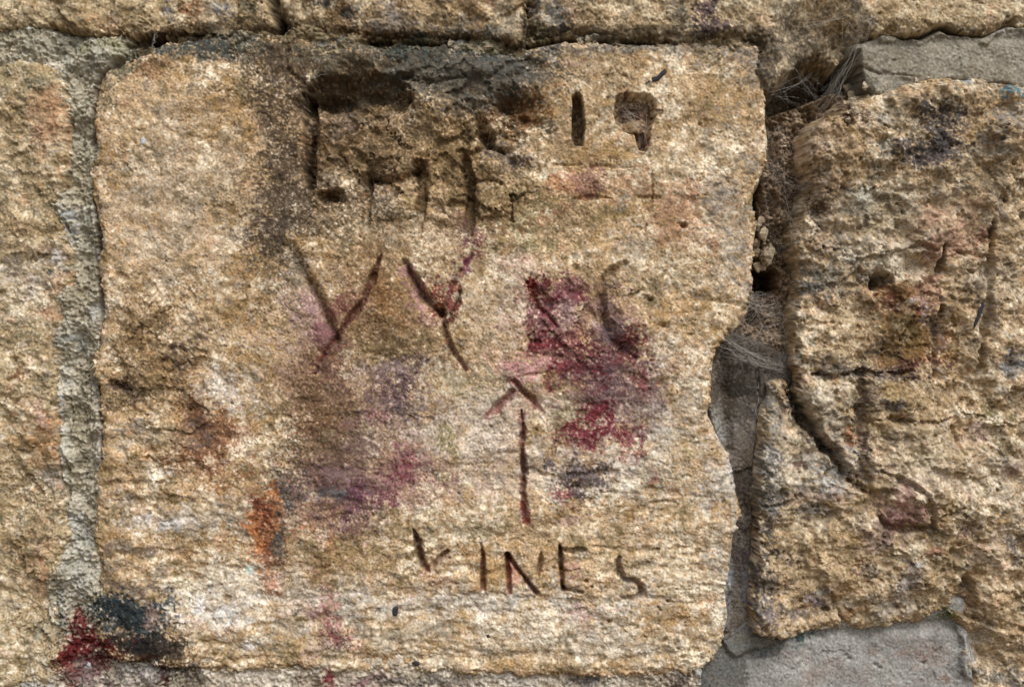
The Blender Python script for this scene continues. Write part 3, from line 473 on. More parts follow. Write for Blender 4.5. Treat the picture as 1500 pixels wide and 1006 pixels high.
 (800,560,20,10,(140,110,60),.4),(830,590,30,24,(186,176,130),.45),(940,690,30,30,(216,208,192),.6),(975,640,30,14,(222,214,200),.55),(1050,700,20,60,(206,202,194),.5),(1060,850,16,80,(196,190,176),.45),(990,690,40,50,(190,172,132),.3),
 (870,780,140,16,(204,184,150),.3),(960,830,80,40,(206,188,156),.35),(840,840,14,8,(196,130,124),.5),(1024,830,10,8,(190,140,90),.6),(860,905,30,14,(222,186,172),.55),
 # left part of the large block
 (250,300,90,140,(206,184,156),.45),(310,250,50,80,(196,170,134),.35),(222,470,36,40,(164,132,88),.55),(240,460,14,20,(120,96,62),.6),(215,540,56,30,(156,126,82),.55),(270,500,18,14,(104,84,72),.6),(180,530,24,12,(116,94,56),.6),(175,568,10,8,(96,64,38),.7),
 (195,580,26,10,(110,98,90),.5),(260,520,14,26,(120,98,92),.5),(330,560,40,44,(220,206,190),.6),(290,605,14,26,(132,84,50),.6),(286,625,18,14,(110,100,98),.65),(292,655,20,8,(104,96,98),.65,-30),(320,645,40,28,(176,128,92),.5),(300,670,24,12,(150,96,72),.4),
 (190,625,24,8,(130,122,114),.5),(180,650,20,10,(214,206,196),.4),(235,690,20,8,(216,208,196),.6),(230,640,60,14,(160,148,120),.35),(250,765,46,10,(222,216,208),.65),(180,725,24,10,(170,132,96),.4),(210,790,40,12,(190,150,104),.4),(170,735,20,14,(130,124,116),.5),
 (320,895,54,20,(226,222,216),.7),(270,915,20,14,(218,196,184),.5),(380,930,40,20,(220,214,200),.4),(430,890,30,16,(216,190,170),.4),(360,940,10,6,(210,214,220),.5),(330,920,30,10,(212,176,140),.4),
 (372,833,9,6,(190,206,196),.8),(430,902,6,4,(96,100,96),.7),(405,953,9,5,(110,116,112),.7),(300,990,60,10,(150,132,110),.4),
 (570,965,50,6,(170,124,60),.6),(470,960,80,10,(150,130,90),.4),(800,975,60,10,(150,124,70),.4),(950,965,60,8,(160,132,86),.35),
 # stone on the left
 (70,150,24,20,(204,162,118),.5),(60,190,24,30,(200,158,116),.4),(20,110,40,20,(170,156,110),.5),(55,120,16,10,(110,116,104),.5),(72,400,9,6,(72,84,80),.85),(75,420,18,22,(208,168,128),.65),(70,370,30,14,(140,112,84),.5),(84,375,7,14,(226,220,212),.7),(70,460,18,8,(204,150,110),.6),
 (30,410,40,24,(214,200,184),.5),(66,600,14,24,(190,150,128),.6),(36,650,30,16,(190,152,96),.55),(70,660,12,14,(188,130,70),.65),(32,556,12,8,(140,96,56),.6),(65,840,8,18,(206,150,100),.6),(50,770,26,12,(178,146,104),.5),(60,790,24,8,(140,116,84),.5),(60,920,22,24,(186,182,160),.5),(40,900,60,20,(160,140,100),.35),
 (50,200,20,20,(150,110,100),.3),(20,330,70,12,(150,122,78),.5),(80,690,14,30,(200,190,178),.4),
 # upper stones
 (245,22,16,14,(132,128,130),.7),(275,18,20,12,(178,124,76),.55),(305,24,26,12,(196,172,140),.5),(325,18,26,12,(146,144,148),.6),(200,45,100,8,(140,104,60),.6),(240,50,80,6,(90,66,42),.5),(380,20,10,30,(120,108,76),.5),(60,20,120,24,(160,140,106),.35),
 (480,4,26,8,(88,88,88),.7),(510,20,16,8,(92,94,96),.6),(570,30,40,20,(142,132,126),.6),(660,10,60,20,(180,150,108),.35),(560,50,80,6,(112,86,44),.6),(500,45,60,10,(150,110,66),.5),(690,40,30,14,(128,126,120),.5),(735,20,20,20,(206,192,164),.4),(720,10,10,14,(176,120,84),.5),
 (800,30,26,30,(120,118,116),.6),(826,40,20,14,(110,108,104),.6),(780,54,20,14,(110,100,60),.6),(900,30,60,20,(180,150,104),.35),(960,45,60,12,(138,122,92),.5),(1035,15,16,30,(92,72,82),.7),(1045,45,22,14,(104,84,90),.65),(1080,65,40,14,(138,132,128),.5),(1190,60,66,50,(124,110,90),.7),(1150,60,30,40,(132,120,100),.5),  # last two: grey-brown face of the hollow with its shade painted in
 (1420,20,100,20,(196,176,138),.35),(1330,38,60,6,(140,116,74),.5),
 # eroded stone on the right
 (1372,200,46,26,(96,90,90),.75,-35),(1355,225,26,16,(102,92,96),.7),(1345,190,20,20,(112,106,88),.5),(1300,165,26,14,(196,190,176),.5),(1285,215,16,18,(116,118,112),.5),(1480,136,26,10,(96,140,152),.8),(1415,122,24,8,(140,150,156),.7),(1402,128,8,8,(206,168,96),.6),(1475,190,30,30,(164,160,150),.45),
 (1455,200,16,12,(122,126,128),.5),(1430,190,30,40,(190,152,96),.4),(1250,160,14,34,(96,64,48),.6),(1205,215,26,24,(192,164,134),.55),(1190,300,12,50,(98,72,52),.6),(1205,265,30,18,(130,108,90),.5),(1270,280,30,24,(206,204,190),.55),(1290,330,40,24,(194,170,118),.4),(1200,390,40,26,(136,134,124),.55),(1190,420,40,14,(120,122,122),.5),
 (1280,400,40,8,(122,120,110),.45),(1210,335,20,16,(180,160,140),.4),(1395,345,44,26,(206,162,132),.6),(1440,345,14,8,(140,84,70),.65),(1420,310,20,20,(190,150,118),.4),(1300,430,20,12,(206,152,96),.65),(1320,448,36,12,(136,78,56),.7),(1352,444,16,13,(212,200,204),.85),(1365,425,20,26,(190,140,110),.55),(1338,460,26,8,(144,58,46),.65),
 (1325,490,44,34,(158,124,66),.65),(1330,475,30,12,(120,104,60),.5),(1370,480,14,30,(128,108,104),.5),(1270,480,60,50,(200,178,138),.4),(1290,510,34,14,(118,104,88),.55),(1340,535,40,10,(104,64,60),.7),(1180,530,60,12,(128,120,108),.6),(1240,545,60,8,(112,104,98),.6),(1310,548,50,8,(100,78,76),.7),(1300,558,24,8,(200,188,172),.5),
 (1270,590,12,50,(108,92,84),.6),(1263,660,10,50,(112,98,88),.55),(1215,600,30,50,(196,184,160),.5),(1305,585,50,26,(184,156,104),.5),(1305,590,20,8,(110,108,108),.6),(1340,650,60,30,(198,176,132),.4),(1242,645,7,14,(190,110,50),.6),(1175,610,12,40,(84,68,54),.6,-25),(1215,665,24,12,(100,92,86),.5,45),
 (1480,170,20,14,(130,132,130),.5),(1485,535,16,14,(120,122,128),.7),(1462,602,18,16,(112,104,60),.65),(1440,635,14,22,(178,146,140),.6),(1475,650,16,16,(126,112,70),.5),(1320,745,30,24,(178,132,118),.65),(1310,765,22,10,(160,104,100),.55),(1280,780,24,20,(178,146,138),.55),(1345,712,30,10,(150,128,112),.5),(1380,735,24,14,(146,122,80),.5),
 (1215,690,34,30,(166,168,168),.6),(1160,680,40,40,(190,180,160),.4),(1180,640,24,30,(198,172,128),.45),(1170,690,14,10,(206,166,160),.5),(1200,720,24,10,(214,178,160),.5),(1165,730,16,6,(140,108,100),.5),(1140,600,16,40,(150,150,146),.6),(1130,660,14,50,(170,168,160),.5),
 (1120,720,16,50,(104,100,98),.65),(1136,812,14,9,(82,80,78),.8),(1116,830,16,60,(96,92,88),.7),(1128,860,14,20,(100,98,98),.6),(1118,900,18,20,(122,116,120),.6),(1200,750,50,10,(150,146,140),.5),(1190,800,50,50,(206,176,126),.4),(1195,885,18,14,(142,128,136),.6),(1165,900,26,8,(146,138,140),.5),(1275,843,18,10,(98,90,84),.6),
 (1205,868,12,10,(142,142,130),.5),(1330,850,22,34,(92,84,80),.6),(1325,865,16,20,(216,208,202),.5),(1300,890,40,14,(184,176,160),.5),(1340,820,10,8,(160,160,164),.5),(1365,805,8,6,(212,150,120),.6),(1390,830,30,14,(150,142,120),.4),(1240,905,12,10,(176,126,80),.5),(1250,920,10,6,(206,176,166),.6),
 (1470,700,40,40,(206,194,172),.45),(1415,775,16,10,(112,86,84),.6),(1460,780,40,30,(210,190,170),.4),(1490,690,14,14,(164,124,120),.5),(1495,800,12,20,(110,104,100),.6),(1425,890,18,14,(132,108,76),.45),(1440,935,20,10,(180,172,158),.5),(1450,960,40,30,(190,166,136),.35),(1480,1000,50,10,(104,108,110),.6),(1430,970,10,16,(176,174,168),.6),
]:
    stain_shade(*a)
# paint and dirt that runs over stone and mortar
for a in [(195,898,60,24,(78,96,104),.9),(215,938,44,28,(56,54,54),.75),(186,895,44,18,(64,76,80),.9),(170,905,30,22,(52,58,60),.85),(205,912,24,22,(70,82,86),.85),(190,935,40,18,(50,48,46),.75),(220,945,30,26,(46,42,40),.75),(250,950,22,20,(70,58,46),.65),(140,880,22,10,(56,74,80),.8),(130,895,14,10,(64,70,70),.7),
          (112,915,10,24,(126,50,48),.9),(118,955,34,36,(124,36,36),.95),(112,955,24,30,(116,36,36),.9),(150,948,30,14,(108,28,26),.85),(165,960,24,9,(92,38,26),.8),(205,968,34,8,(78,48,28),.75),(100,985,16,20,(140,62,58),.75),(238,990,10,20,(82,36,32),.85),(120,985,30,14,(140,84,80),.6),
          (175,925,20,8,(190,160,130),.6),(160,915,10,8,(176,166,150),.6),(225,880,20,8,(196,158,96),.6),(222,905,10,14,(206,170,150),.5),(260,968,30,8,(96,80,62),.5),(270,980,30,8,(82,66,58),.6),(85,900,8,60,(96,98,94),.6)]:
    stain_shade(*a, layers=(0, 1), worn=0.2, nz=0.25)
for pts, w, c, a in [([(152,806),(170,798),(196,806),(222,810)],13,(72,66,66),.9), ([(150,826),(158,840),(176,828)],9,(88,80,76),.75), ([(140,848),(165,856),(190,858),(206,870)],11,(66,60,62),.9), ([(190,858),(222,862)],7,(84,76,74),.7), ([(230,830),(238,836)],7,(90,84,80),.7),
   # paint left inside the cut strokes; last row: darker grooves, pale joint edge
   ([(765,602),(766,660),(767,735),(770,764)],10,(112,18,22),.92), ([(766,740),(772,766)],10,(150,30,36),.7), ([(716,608),(730,598),(752,574)],11,(140,44,56),.85), ([(754,558),(764,572),(792,602)],9,(116,26,30),.85),
   ([(608,778),(614,800),(618,822),(626,836)],8,(92,32,20),.85), ([(655,808),(640,824)],7,(120,62,52),.8), ([(707,810),(707,862)],7,(118,40,32),.85), ([(744,816),(747,866)],7,(140,36,44),.9), ([(744,816),(768,848),(784,868)],6,(110,34,34),.85), ([(791,818),(789,842)],6,(110,70,44),.75),
   ([(750,830),(756,850)],12,(200,120,120),.5), ([(821,802),(823,862)],6,(110,50,38),.7), ([(906,820),(912,846),(938,856),(938,872)],7,(132,104,92),.6), ([(832,826),(846,830)],10,(196,130,128),.5),
   ([(557,378),(532,440),(492,494),(470,525)],8,(104,36,38),.8), ([(598,392),(620,434),(646,460)],8,(66,24,24),.85), ([(646,460),(655,500),(682,540)],8,(100,36,36),.85), ([(690,376),(662,420),(650,452)],7,(128,50,70),.75), ([(672,428),(664,458),(656,474)],5,(70,36,30),.8),
   ([(444,398),(470,445),(486,480)],8,(104,74,60),.6), ([(780,414),(782,440)],10,(130,16,18),.8), ([(790,450),(812,474)],7,(120,30,34),.7),
   ([(1056,640),(1074,690),(1076,780),(1070,900)],9,(176,176,172),.6), ([(1434,440),(1444,396)],7,(92,80,80),.8), ([(1386,362),(1378,400)],6,(78,56,46),.8), ([(1262,560),(1262,700)],9,(104,84,76),.5)]:
    pstroke(pts, w, c, a)
for a in [ # mortar
 (110,75,80,26,(166,166,152),.6),(60,60,50,16,(140,132,112),.5),(20,50,24,10,(120,116,84),.5),(50,37,30,5,(200,206,204),.7),(150,64,40,12,(128,124,78),.6),(175,80,20,12,(156,156,120),.6),(120,180,24,50,(150,146,124),.5),(130,240,16,30,(126,118,84),.5),(104,320,18,30,(166,168,166),.65),(125,340,16,34,(128,126,108),.5),
 (112,420,24,40,(148,140,116),.5),(142,380,10,30,(150,146,148),.5),(145,455,12,20,(160,160,158),.6),(100,495,24,30,(142,144,140),.6),(88,610,7,40,(158,164,170),.8),(88,680,8,60,(200,196,182),.6),(118,600,18,80,(128,118,92),.6),(142,570,8,30,(150,148,146),.5),(144,660,7,30,(190,178,172),.65),(105,770,16,14,(178,180,182),.6),(112,800,26,60,(172,170,158),.6),(116,860,20,16,(178,176,166),.5),
 (84,870,6,14,(186,184,172),.6),(124,903,8,5,(110,128,150),0),(180,995,70,20,(142,126,124),.7),(200,985,40,12,(176,170,164),.6),(120,985,30,20,(146,120,116),.6),(30,1000,40,10,(160,160,160),.6),
 (360,996,60,12,(178,168,154),.5),(520,998,70,8,(130,92,96),.6),(480,998,14,12,(160,66,72),.7),(620,1000,60,8,(120,112,106),.6),(860,1000,30,10,(110,106,104),.7),(760,1000,60,10,(206,198,188),.6),(1000,990,26,16,(86,68,62),.7),(920,996,30,10,(200,192,180),.5),
 (690,66,40,16,(150,148,120),.7),(715,72,20,10,(168,172,140),.7),(670,60,12,10,(176,170,166),.6),(860,60,24,14,(150,144,132),.7),(905,62,20,10,(140,136,124),.6),(600,76,50,14,(98,112,104),.7),(770,74,30,8,(80,56,40),.6),(440,62,80,20,(150,132,92),.6),(480,62,30,6,(126,134,136),.5),(330,60,50,14,(120,116,104),.6),(395,66,16,10,(64,58,58),.6),
 (1085,560,26,60,(98,86,74),.6),(1050,560,14,60,(104,88,70),.6),(1090,720,14,40,(96,82,68),.6),(1090,830,18,60,(92,80,80),.6),(1100,870,6,40,(140,142,148),.5),(1085,895,8,8,(92,88,44),.6),(1060,660,14,40,(182,182,178),.7),(1066,780,8,90,(186,184,176),.7),(1060,960,30,20,(160,160,154),.7),(1020,985,30,16,(150,154,154),.6),(1110,945,40,10,(166,160,140),.7),(1095,600,20,40,(110,104,96),.5),(1072,860,4,80,(150,160,170),.5),
 (1165,938,26,10,(78,100,102),.85),(1130,955,34,10,(116,126,124),.6),(1150,970,30,14,(146,130,124),.5),(1110,990,16,16,(166,166,160),.6),(1350,965,50,16,(152,128,114),.5),(1240,990,60,16,(146,132,124),.4),(1410,985,16,30,(120,118,116),.6),(1420,950,6,40,(184,184,180),.7),(1340,940,80,10,(124,118,112),.4),(1395,1000,8,8,(140,110,90),.6),
 (1330,126,40,8,(150,146,134),.5),(1300,70,60,14,(140,132,116),.3),(1440,46,60,6,(168,164,160),.5),(1262,90,8,24,(116,98,72),.7),(1240,108,8,10,(140,62,42),.7),(1190,120,40,30,(104,90,54),.5),(1125,335,10,26,(170,156,136),.6),(1150,300,14,90,(120,104,88),.5),(1120,380,18,26,(120,104,82),.5),(1128,430,24,14,(110,76,50),.6)]:
    stain_shade(*a, layers=(0,))

# ---------------------------------------------------------------- materials
def mat(name, rough=0.92, attr=True, base=(0.3, 0.3, 0.3), gs=520., bump=0.25, dist=0.0006, var=0.16, spec=0.12):
    m = bpy.data.materials.new(name); m.use_nodes = True; nt = m.node_tree; N = nt.nodes; Lk = nt.links
    b = N['Principled BSDF']; b.inputs['Roughness'].default_value = rough; b.inputs['Specular IOR Level'].default_value = spec
    tc = N.new('ShaderNodeTexCoord')
    n1 = N.new('ShaderNodeTexNoise'); n1.inputs['Scale'].default_value = gs; n1.inputs['Detail'].default_value = 4; n1.inputs['Roughness'].default_value = 0.65
    n2 = N.new('ShaderNodeTexNoise'); n2.inputs['Scale'].default_value = gs * 0.16; n2.inputs['Detail'].default_value = 5
    Lk.new(tc.outputs['Object'], n1.inputs['Vector']); Lk.new(tc.outputs['Object'], n2.inputs['Vector'])
    if attr:
        src = N.new('ShaderNodeAttribute'); src.attribute_name = 'pigment'; src = src.outputs['Color']
    else:
        src = N.new('ShaderNodeRGB'); src.outputs[0].default_value = (*base, 1); src = src.outputs[0]
    for nz, k in ((n1, var * 1.6), (n2, var)):
        mr = N.new('ShaderNodeMapRange'); mr.inputs['From Min'].default_value = 0.25; mr.inputs['From Max'].default_value = 0.75
        mr.inputs['To Min'].default_value = 1 - k; mr.inputs['To Max'].default_value = 1 + k
        Lk.new(nz.outputs['Fac'], mr.inputs['Value'])
        mx = N.new('ShaderNodeVectorMath'); mx.operation = 'SCALE'; Lk.new(src, mx.inputs[0]); Lk.new(mr.outputs[0], mx.inputs['Scale']); src = mx.outputs[0]
    Lk.new(src, b.inputs['Base Color'])
    bp = N.new('ShaderNodeBump'); bp.inputs['Strength'].default_value = bump; bp.inputs['Distance'].default_value = dist
    Lk.new(n1.outputs['Fac'], bp.inputs['Height']); Lk.new(bp.outputs['Normal'], b.inputs['Normal'])
    return m
MAT = {'stone': mat('sandstone', bump=0.6), 'mortar': mat('lime_mortar', bump=0.45), 'core': mat('wall_core', attr=False, base=(0.10, 0.075, 0.05)),
       'silk': mat('spider_silk', 0.8, False, (0.46, 0.43, 0.39), bump=0, var=0.1), 'dustysilk': mat('dusty_silk', 0.9, False, (0.36, 0.31, 0.26), bump=0, var=0.1), 'moss': mat('moss', 0.8, False, (0.13, 0.17, 0.03), gs=900, var=0.4, bump=0.2),
       'dark': mat('dark_flake', 0.7, False, (0.035, 0.035, 0.04), gs=900), 'pale': mat('pale_chip', 0.6, False, (0.42, 0.46, 0.52), gs=900), 'rubble': mat('rubble', 0.95, False, (0.34, 0.28, 0.2), gs=500, var=0.3, bump=0.6),
       'ground': mat('trodden_earth', 0.95, False, (0.16, 0.13, 0.09), gs=60, var=0.35, dist=0.01)}

# ---------------------------------------------------------------- meshes
COL = SC.collection
def grid_mesh(name, hx, hy, hh, mask, col, material):
    R_, Cn = hh.shape
    q = mask[:-1, :-1] & mask[1:, :-1] & mask[:-1, 1:] & mask[1:, 1:]
    used = np.zeros((R_, Cn), bool); used[:-1, :-1] |= q; used[1:, :-1] |= q; used[:-1, 1:] |= q; used[1:, 1:] |= q
    idx = np.full((R_, Cn), -1, np.int32); idx[used] = np.arange(used.sum(), dtype=np.int32)
    v = np.stack([(hx[used] - 750) * U, -hh[used] * U, EYE - (hy[used] - 503) * U], 1).astype(np.float32)
    f = np.stack([idx[:-1, :-1][q], idx[1:, :-1][q], idx[1:, 1:][q], idx[:-1, 1:][q]], 1).astype(np.int32)
    me = bpy.data.meshes.new(name)
    me.vertices.add(len(v)); me.vertices.foreach_set('co', v.ravel())
    me.loops.add(f.size); me.loops.foreach_set('vertex_index', f.ravel())
    me.polygons.add(len(f)); me.polygons.foreach_set('loop_start', np.arange(0, f.size, 4, dtype=np.int32))
    me.update(calc_edges=True)
    at = me.attributes.new('pigment', 'FLOAT_COLOR', 'POINT')
    cc = np.ones((len(v), 4), np.float32); cc[:, :3] = np.clip(col[used], 0.004, 0.9); at.data.foreach_set('color', cc.ravel())
    me.materials.append(material)
    return me
def link(name, me, parent=None, label=None, cat=None, group=None, kind=None):
    o = bpy.data.objects.new(name, me); COL.objects.link(o); o.parent = parent
    if label: o['label'] = label
    if cat: o['category'] = cat
    if group: o['group'] = group
    if kind: o['kind'] = kind
    return o

wall = link('stone_wall', None, None, 'old sandstone block wall with carved, paint stained blocks and grey mortar joints', 'wall')
for name, label, layer, s, m, mk in PIECES:
    hh = H[layer][s]; m2 = m
    if layer == 0:                                            # mortar well behind a stone is never seen: leave it out
        cover = (H[1][s] > -20) & (H[1][s] > hh + 4)
        k = cover.copy()
        for _ in range(6):
            e = k.copy(); e[1:] &= k[:-1]; e[:-1] &= k[1:]; e[:, 1:] &= k[:, :-1]; e[:, :-1] &= k[:, 1:]; k = e
        m2 = m & ~k
    link(name, grid_mesh(name, X[s], Y[s], hh, m2, C[layer][s], MAT[mk]), wall, label)

def raw(name, V, F, material):
    me = bpy.data.meshes.new(name); me.from_pydata([tuple(p) for p in V], [], F); me.materials.append(material); me.update(); return me
def W(px, py, h): return np.array([(px - 750) * U, -h * U, EYE - (py - 503) * U])
def box(name, x0, x1, y0, y1, z0, z1, material, parent=None, **k):
    V = [(x, y, z) for x in (x0, x1) for y in (y0, y1) for z in (z0, z1)]
    F = [(0,1,3,2),(4,6,7,5),(0,4,5,1),(2,3,7,6),(0,2,6,4),(1,5,7,3)]
    return link(name, raw(name, V, F, material), parent, **k)
box('wall_core', -2.2, 2.2, 0.118, 0.45, 0.0, 2.44, MAT['core'], wall)

# the rest of the wall around the picture: coarser courses of the same blocks
def outer_stone(x0, x1, y0, y1):
    nx = int((x1 - x0) / 14) + 4; ny = int((y1 - y0) / 14) + 4
    hx, hy = np.meshgrid(np.linspace(x0, x1, nx), np.linspace(y0, y1, ny)); hx = hx.astype(np.float32); hy = hy.astype(np.float32)
    d = np.minimum(np.minimum(hx - x0, x1 - hx), np.minimum(hy - y0, y1 - hy))
    h = 5 * hill(hx, hy, 500, x0, y0) + 3 * pink(hx, hy, 400, y0, x0); t = np.clip((d - 1) / 20, 0, 1)
    h = np.where(d < 0.5, -112, h - 16 * (1 - np.sqrt(np.clip(1 - (1 - t) ** 2, 0, 1))))
    c = np.zeros(hx.shape + (3,), np.float32) + lin(TAN)
    mixc(c, PALE, sst(-1, 2, pink(hx, hy, 400, x0, 3))); mixc(c, BROWN, 0.6 * sst(0.2, 2, pink(hx, hy, 500, 9, x0, PINK2)))
    c *= (1 + 0.15 * band(hx, hy, 40, y0, x0))[..., None]
    link('stone', grid_mesh('stone', hx, hy, h, np.ones(hx.shape, bool), c, MAT['stone']), wall)
def course(y0, y1, x0, x1):
    x = x0 + random.uniform(0, 300)
    if x > x0 + 60: outer_stone(x0, x - 14, y0, y1)
    while x < x1 - 120:
        e = min(x + random.uniform(560, 980), x1)
        if x1 - e < 160: e = x1
        outer_stone(x, e - 14, y0, y1); x = e
course(-1270, -960, -2900, 4400); course(-946, -640, -2900, 4400); course(-626, -276, -2900, 4400)
for y0, y1 in ((-260, 54), (70, 520), (536, 1064)):
    course(y0, y1, -2900, -430); course(y0, y1, 1936, 4400)
for y0, y1 in ((1082, 1440), (1456, 1850), (1866, 2250), (2266, 2750)): course(y0, y1, -2900, 4400)
box('pointing', -2.15, 2.15, 0.03, 0.117, 0.0, EYE - (1070 - 503) * U, MAT['rubble'], wall)
box('pointing', -2.15, 2.15, 0.03, 0.117, EYE + (262 + 503) * U, 2.41, MAT['rubble'], wall)
box('pointing', -2.15, (-424 - 750) * U, 0.03, 0.117, EYE - (1068 - 503) * U, EYE + (260 + 503) * U, MAT['rubble'], wall)
box('pointing', (1924 - 750) * U, 2.15, 0.03, 0.117, EYE - (1068 - 503) * U, EYE + (260 + 503) * U, MAT['rubble'], wall)
link('ground', raw('ground', [(-500,-500,0),(500,-500,0),(500,500,0),(-500,500,0)], [(0,1,2,3)], MAT['ground']), None, kind='structure')

# ---------------------------------------------------------------- small things on the wall
TOP = np.maximum(H[0], H[1])
def top(px, py):
    return float(TOP[min(len(YS) - 1, int(np.searchsorted(YS, py))), min(len(XS) - 1, int(np.searchsorted(XS, px)))])
def tube(V, F, pts, r):
    n = 3; b = len(V); pts = np.array(pts, float)
    for i, p in enumerate(pts):
        t = pts[min(i + 1, len(pts) - 1)] - pts[max(i - 1, 0)]; t = t / (np.linalg.norm(t) + 1e-12)
        a = np.cross(t, (0.3, 1, 0.2)); a /= np.linalg.norm(a) + 1e-12; c = np.cross(t, a)
        for k in range(n):
            q = 2 * math.pi * k / n; V.append(p + r * (math.cos(q) * a + math.sin(q) * c))
    for i in range(len(pts) - 1):
        for k in range(n): F.append((b + i * n + k, b + i * n + (k + 1) % n, b + (i + 1) * n + (k + 1) % n, b + (i + 1) * n + k))
def strand(V, F, p, q, r, sag=3., out=0., lift=1.0):
    hp, hq = max(top(*p), -70) + lift, max(top(*q), -70) + lift
    n = 16; L = []; lift = lift; am = random.uniform(.6, 2.6); f1 = random.uniform(5, 20)
    wx, wy = random.uniform(-2, 2), random.uniform(-2, 2)
    for i in range(n + 1):
        t = i / n; b = 4 * t * (1 - t); jw = am * math.sin(t * f1 + wx)
        L.append(W(p[0] + (q[0] - p[0]) * t + wx * b + jw, p[1] + (q[1] - p[1]) * t + (sag + wy) * b, hp + (hq - hp) * t + out * b))
    tube(V, F, L, r)
def web(label, lines, material='silk', r=0.00016):
    V, F = [], []; r *= 0.42
    for ln in lines:
        strand(V, F, ln[0], ln[1], (ln[2] if len(ln) > 2 else 1) * r, *(ln[3:]))
    link('cobweb', raw('cobweb', V, F, MAT[material]), None, label, 'cobweb', 'cobwebs on the wall')
def fan(ax, ay, jx, jy, bx, by, kx, ky, n, r=(.5, 1.2), sag=(0, 8), out=(0, 6)):
    return [((ax + random.uniform(-jx, jx), ay + random.uniform(-jy, jy)), (bx + random.uniform(-kx, kx), by + random.uniform(-ky, ky)), random.uniform(*r), random.uniform(*sag), random.uniform(*out)) for _ in range(n)]
def tangle(P, n, r=(.35, 1.0), out=(2, 16), near=0.75):
    """threads strung between points on the rim P, and short curly ones between those"""
    P = [np.array(p, float) for p in P]; L = []
    def rim():
        i = random.randrange(len(P)); return P[i] + (P[(i + 1) % len(P)] - P[i]) * random.random()
    for _ in range(n):
        a, b = rim(), rim()
        if random.random() < near: b = a + (b - a) * random.uniform(.25, .8)
        L.append((tuple(a), tuple(b), random.uniform(*r), random.uniform(-7, 9), random.uniform(*out)))
    return L
web('dense grey cobweb across the hollow above the dark recessed joint', tangle([(1104,432),(1120,424),(1150,432),(1164,470),(1160,520),(1148,548),(1090,520),(1052,520),(1066,490),(1092,464)], 210) + fan(1062,500,10,10,1150,540,12,10,10, (.9, 1.5)) + fan(1100,440,6,8,1150,452,8,14,8, (.9, 1.6), (4, 14)), r=0.00017)
web('long pale strands hanging from the upper block beside the grey cement', fan(1262,10,6,10,1258,70,5,14,8, (.8, 1.6), (0, 2), (2, 8)) + fan(1258,70,4,8,1215,155,12,12,12, (.6, 1.4), (0, 4), (4, 14)) + tangle([(1240,20),(1275,30),(1272,60),(1250,110),(1225,150),(1212,150)], 60) + fan(1245,40,10,20,1272,60,8,12,6) + fan(1190,32,14,8,1240,18,16,8,4) + fan(1240,90,6,6,1232,140,8,14,8), r=0.00018)
web('thin cobweb inside the dark hollow beneath the upper block', tangle([(1130,140),(1160,106),(1210,92),(1228,130),(1180,146)], 30) + fan(1135,135,8,8,1200,95,16,6,5) + fan(1150,110,10,10,1165,145,10,8,6) + fan(1180,90,10,4,1210,130,12,10,6), r=0.00013)
web('wispy cobweb over the brown rubble beside the carved block', tangle([(1122,180),(1160,170),(1190,270),(1190,330),(1160,380),(1120,300)], 70) + fan(1150,250,10,14,1185,275,8,8,9) + fan(1160,300,8,20,1195,290,6,16,8) + fan(1130,200,8,40,1165,260,8,30,8) + fan(1125,280,6,40,1150,360,10,30,6), r=0.00014)
web('dusty brown cobweb filling the carved numeral nine', fan(910,160,6,12,950,165,6,14,22, (.8, 2.2), (-3, 4), (0, 8)) + fan(945,150,6,8,942,205,6,10,18, (.8, 2), (0, 2), (0, 6)) + fan(915,150,6,6,940,190,8,8,12, (.6, 1.5), (0, 4), (4, 9)), 'dustysilk', r=0.0002)
web('single thread across the slot of the carved numeral one', [((837,180), (857,169), 1.2, 2, 0)], r=0.00013)
web('two white threads bridging the dark gap under the upper left block', [((236,38), (222,72), 1.6, 0, 3), ((230,50), (223,72), 1.2, 0, 3), ((225,36), (226,62), 1, 1, 3), ((226,40), (223,70), .8, 1, 3), ((236,38), (231,52), .8, 1, 3)], r=0.00022)
web('fine threads at the corner of the sunk carved panel', [((446,168), (466,178), 1.2, 3, 2), ((446,160), (470,200), 1, 4, 2), ((448,120), (450,165), .8, 0, 3), ((450,120), (482,108), .9, -3, 3), ((456,205), (458,232), 1.4, 0, 1)], r=0.00017)
web('straight vertical thread along the recessed joint', [((1117,500), (1117,570), 1.4, 0, 2), ((1117,570), (1115,640), 1.4, 0, 2), ((1115,640), (1108,690), 1.2, 0, 2)], r=0.00022)
web('faint threads hanging in the gap between the upper blocks', [((408,48), (428,58), 1, 2, 3), ((420,30), (414,52), .9, 0, 2), ((432,46), (426,60), 1.1, 0, 2)], r=0.00018)

# moss in the notch under the eroded block
V, F = [], []
for k in range(420):
    px, py = random.gauss(1394, 7), random.gauss(902, 5.5); h = max(top(px, py), -45) + random.uniform(-2, 5)
    p = W(px, py, h); a = random.uniform(0, 6.28); l = random.uniform(1.5, 4.0) * U; wd = 0.9 * U
    d = np.array([math.cos(a) * 0.6, -0.8, math.sin(a) * 0.5 + 0.35]); d /= np.linalg.norm(d); sd = np.cross(d, (0.2, 0.1, 1)); sd /= np.linalg.norm(sd)
    b = len(V); V += [p - sd * wd * .5, p + sd * wd * .5, p + d * l * .6 + sd * wd * .6, p + d * l, p + d * l * .6 - sd * wd * .6]; F.append((b, b + 1, b + 2, b + 3, b + 4))
link('moss_tuft', raw('moss_tuft', V, F, MAT['moss']), None, 'small bright green moss tuft in the notch above the grey cement patch', 'moss')

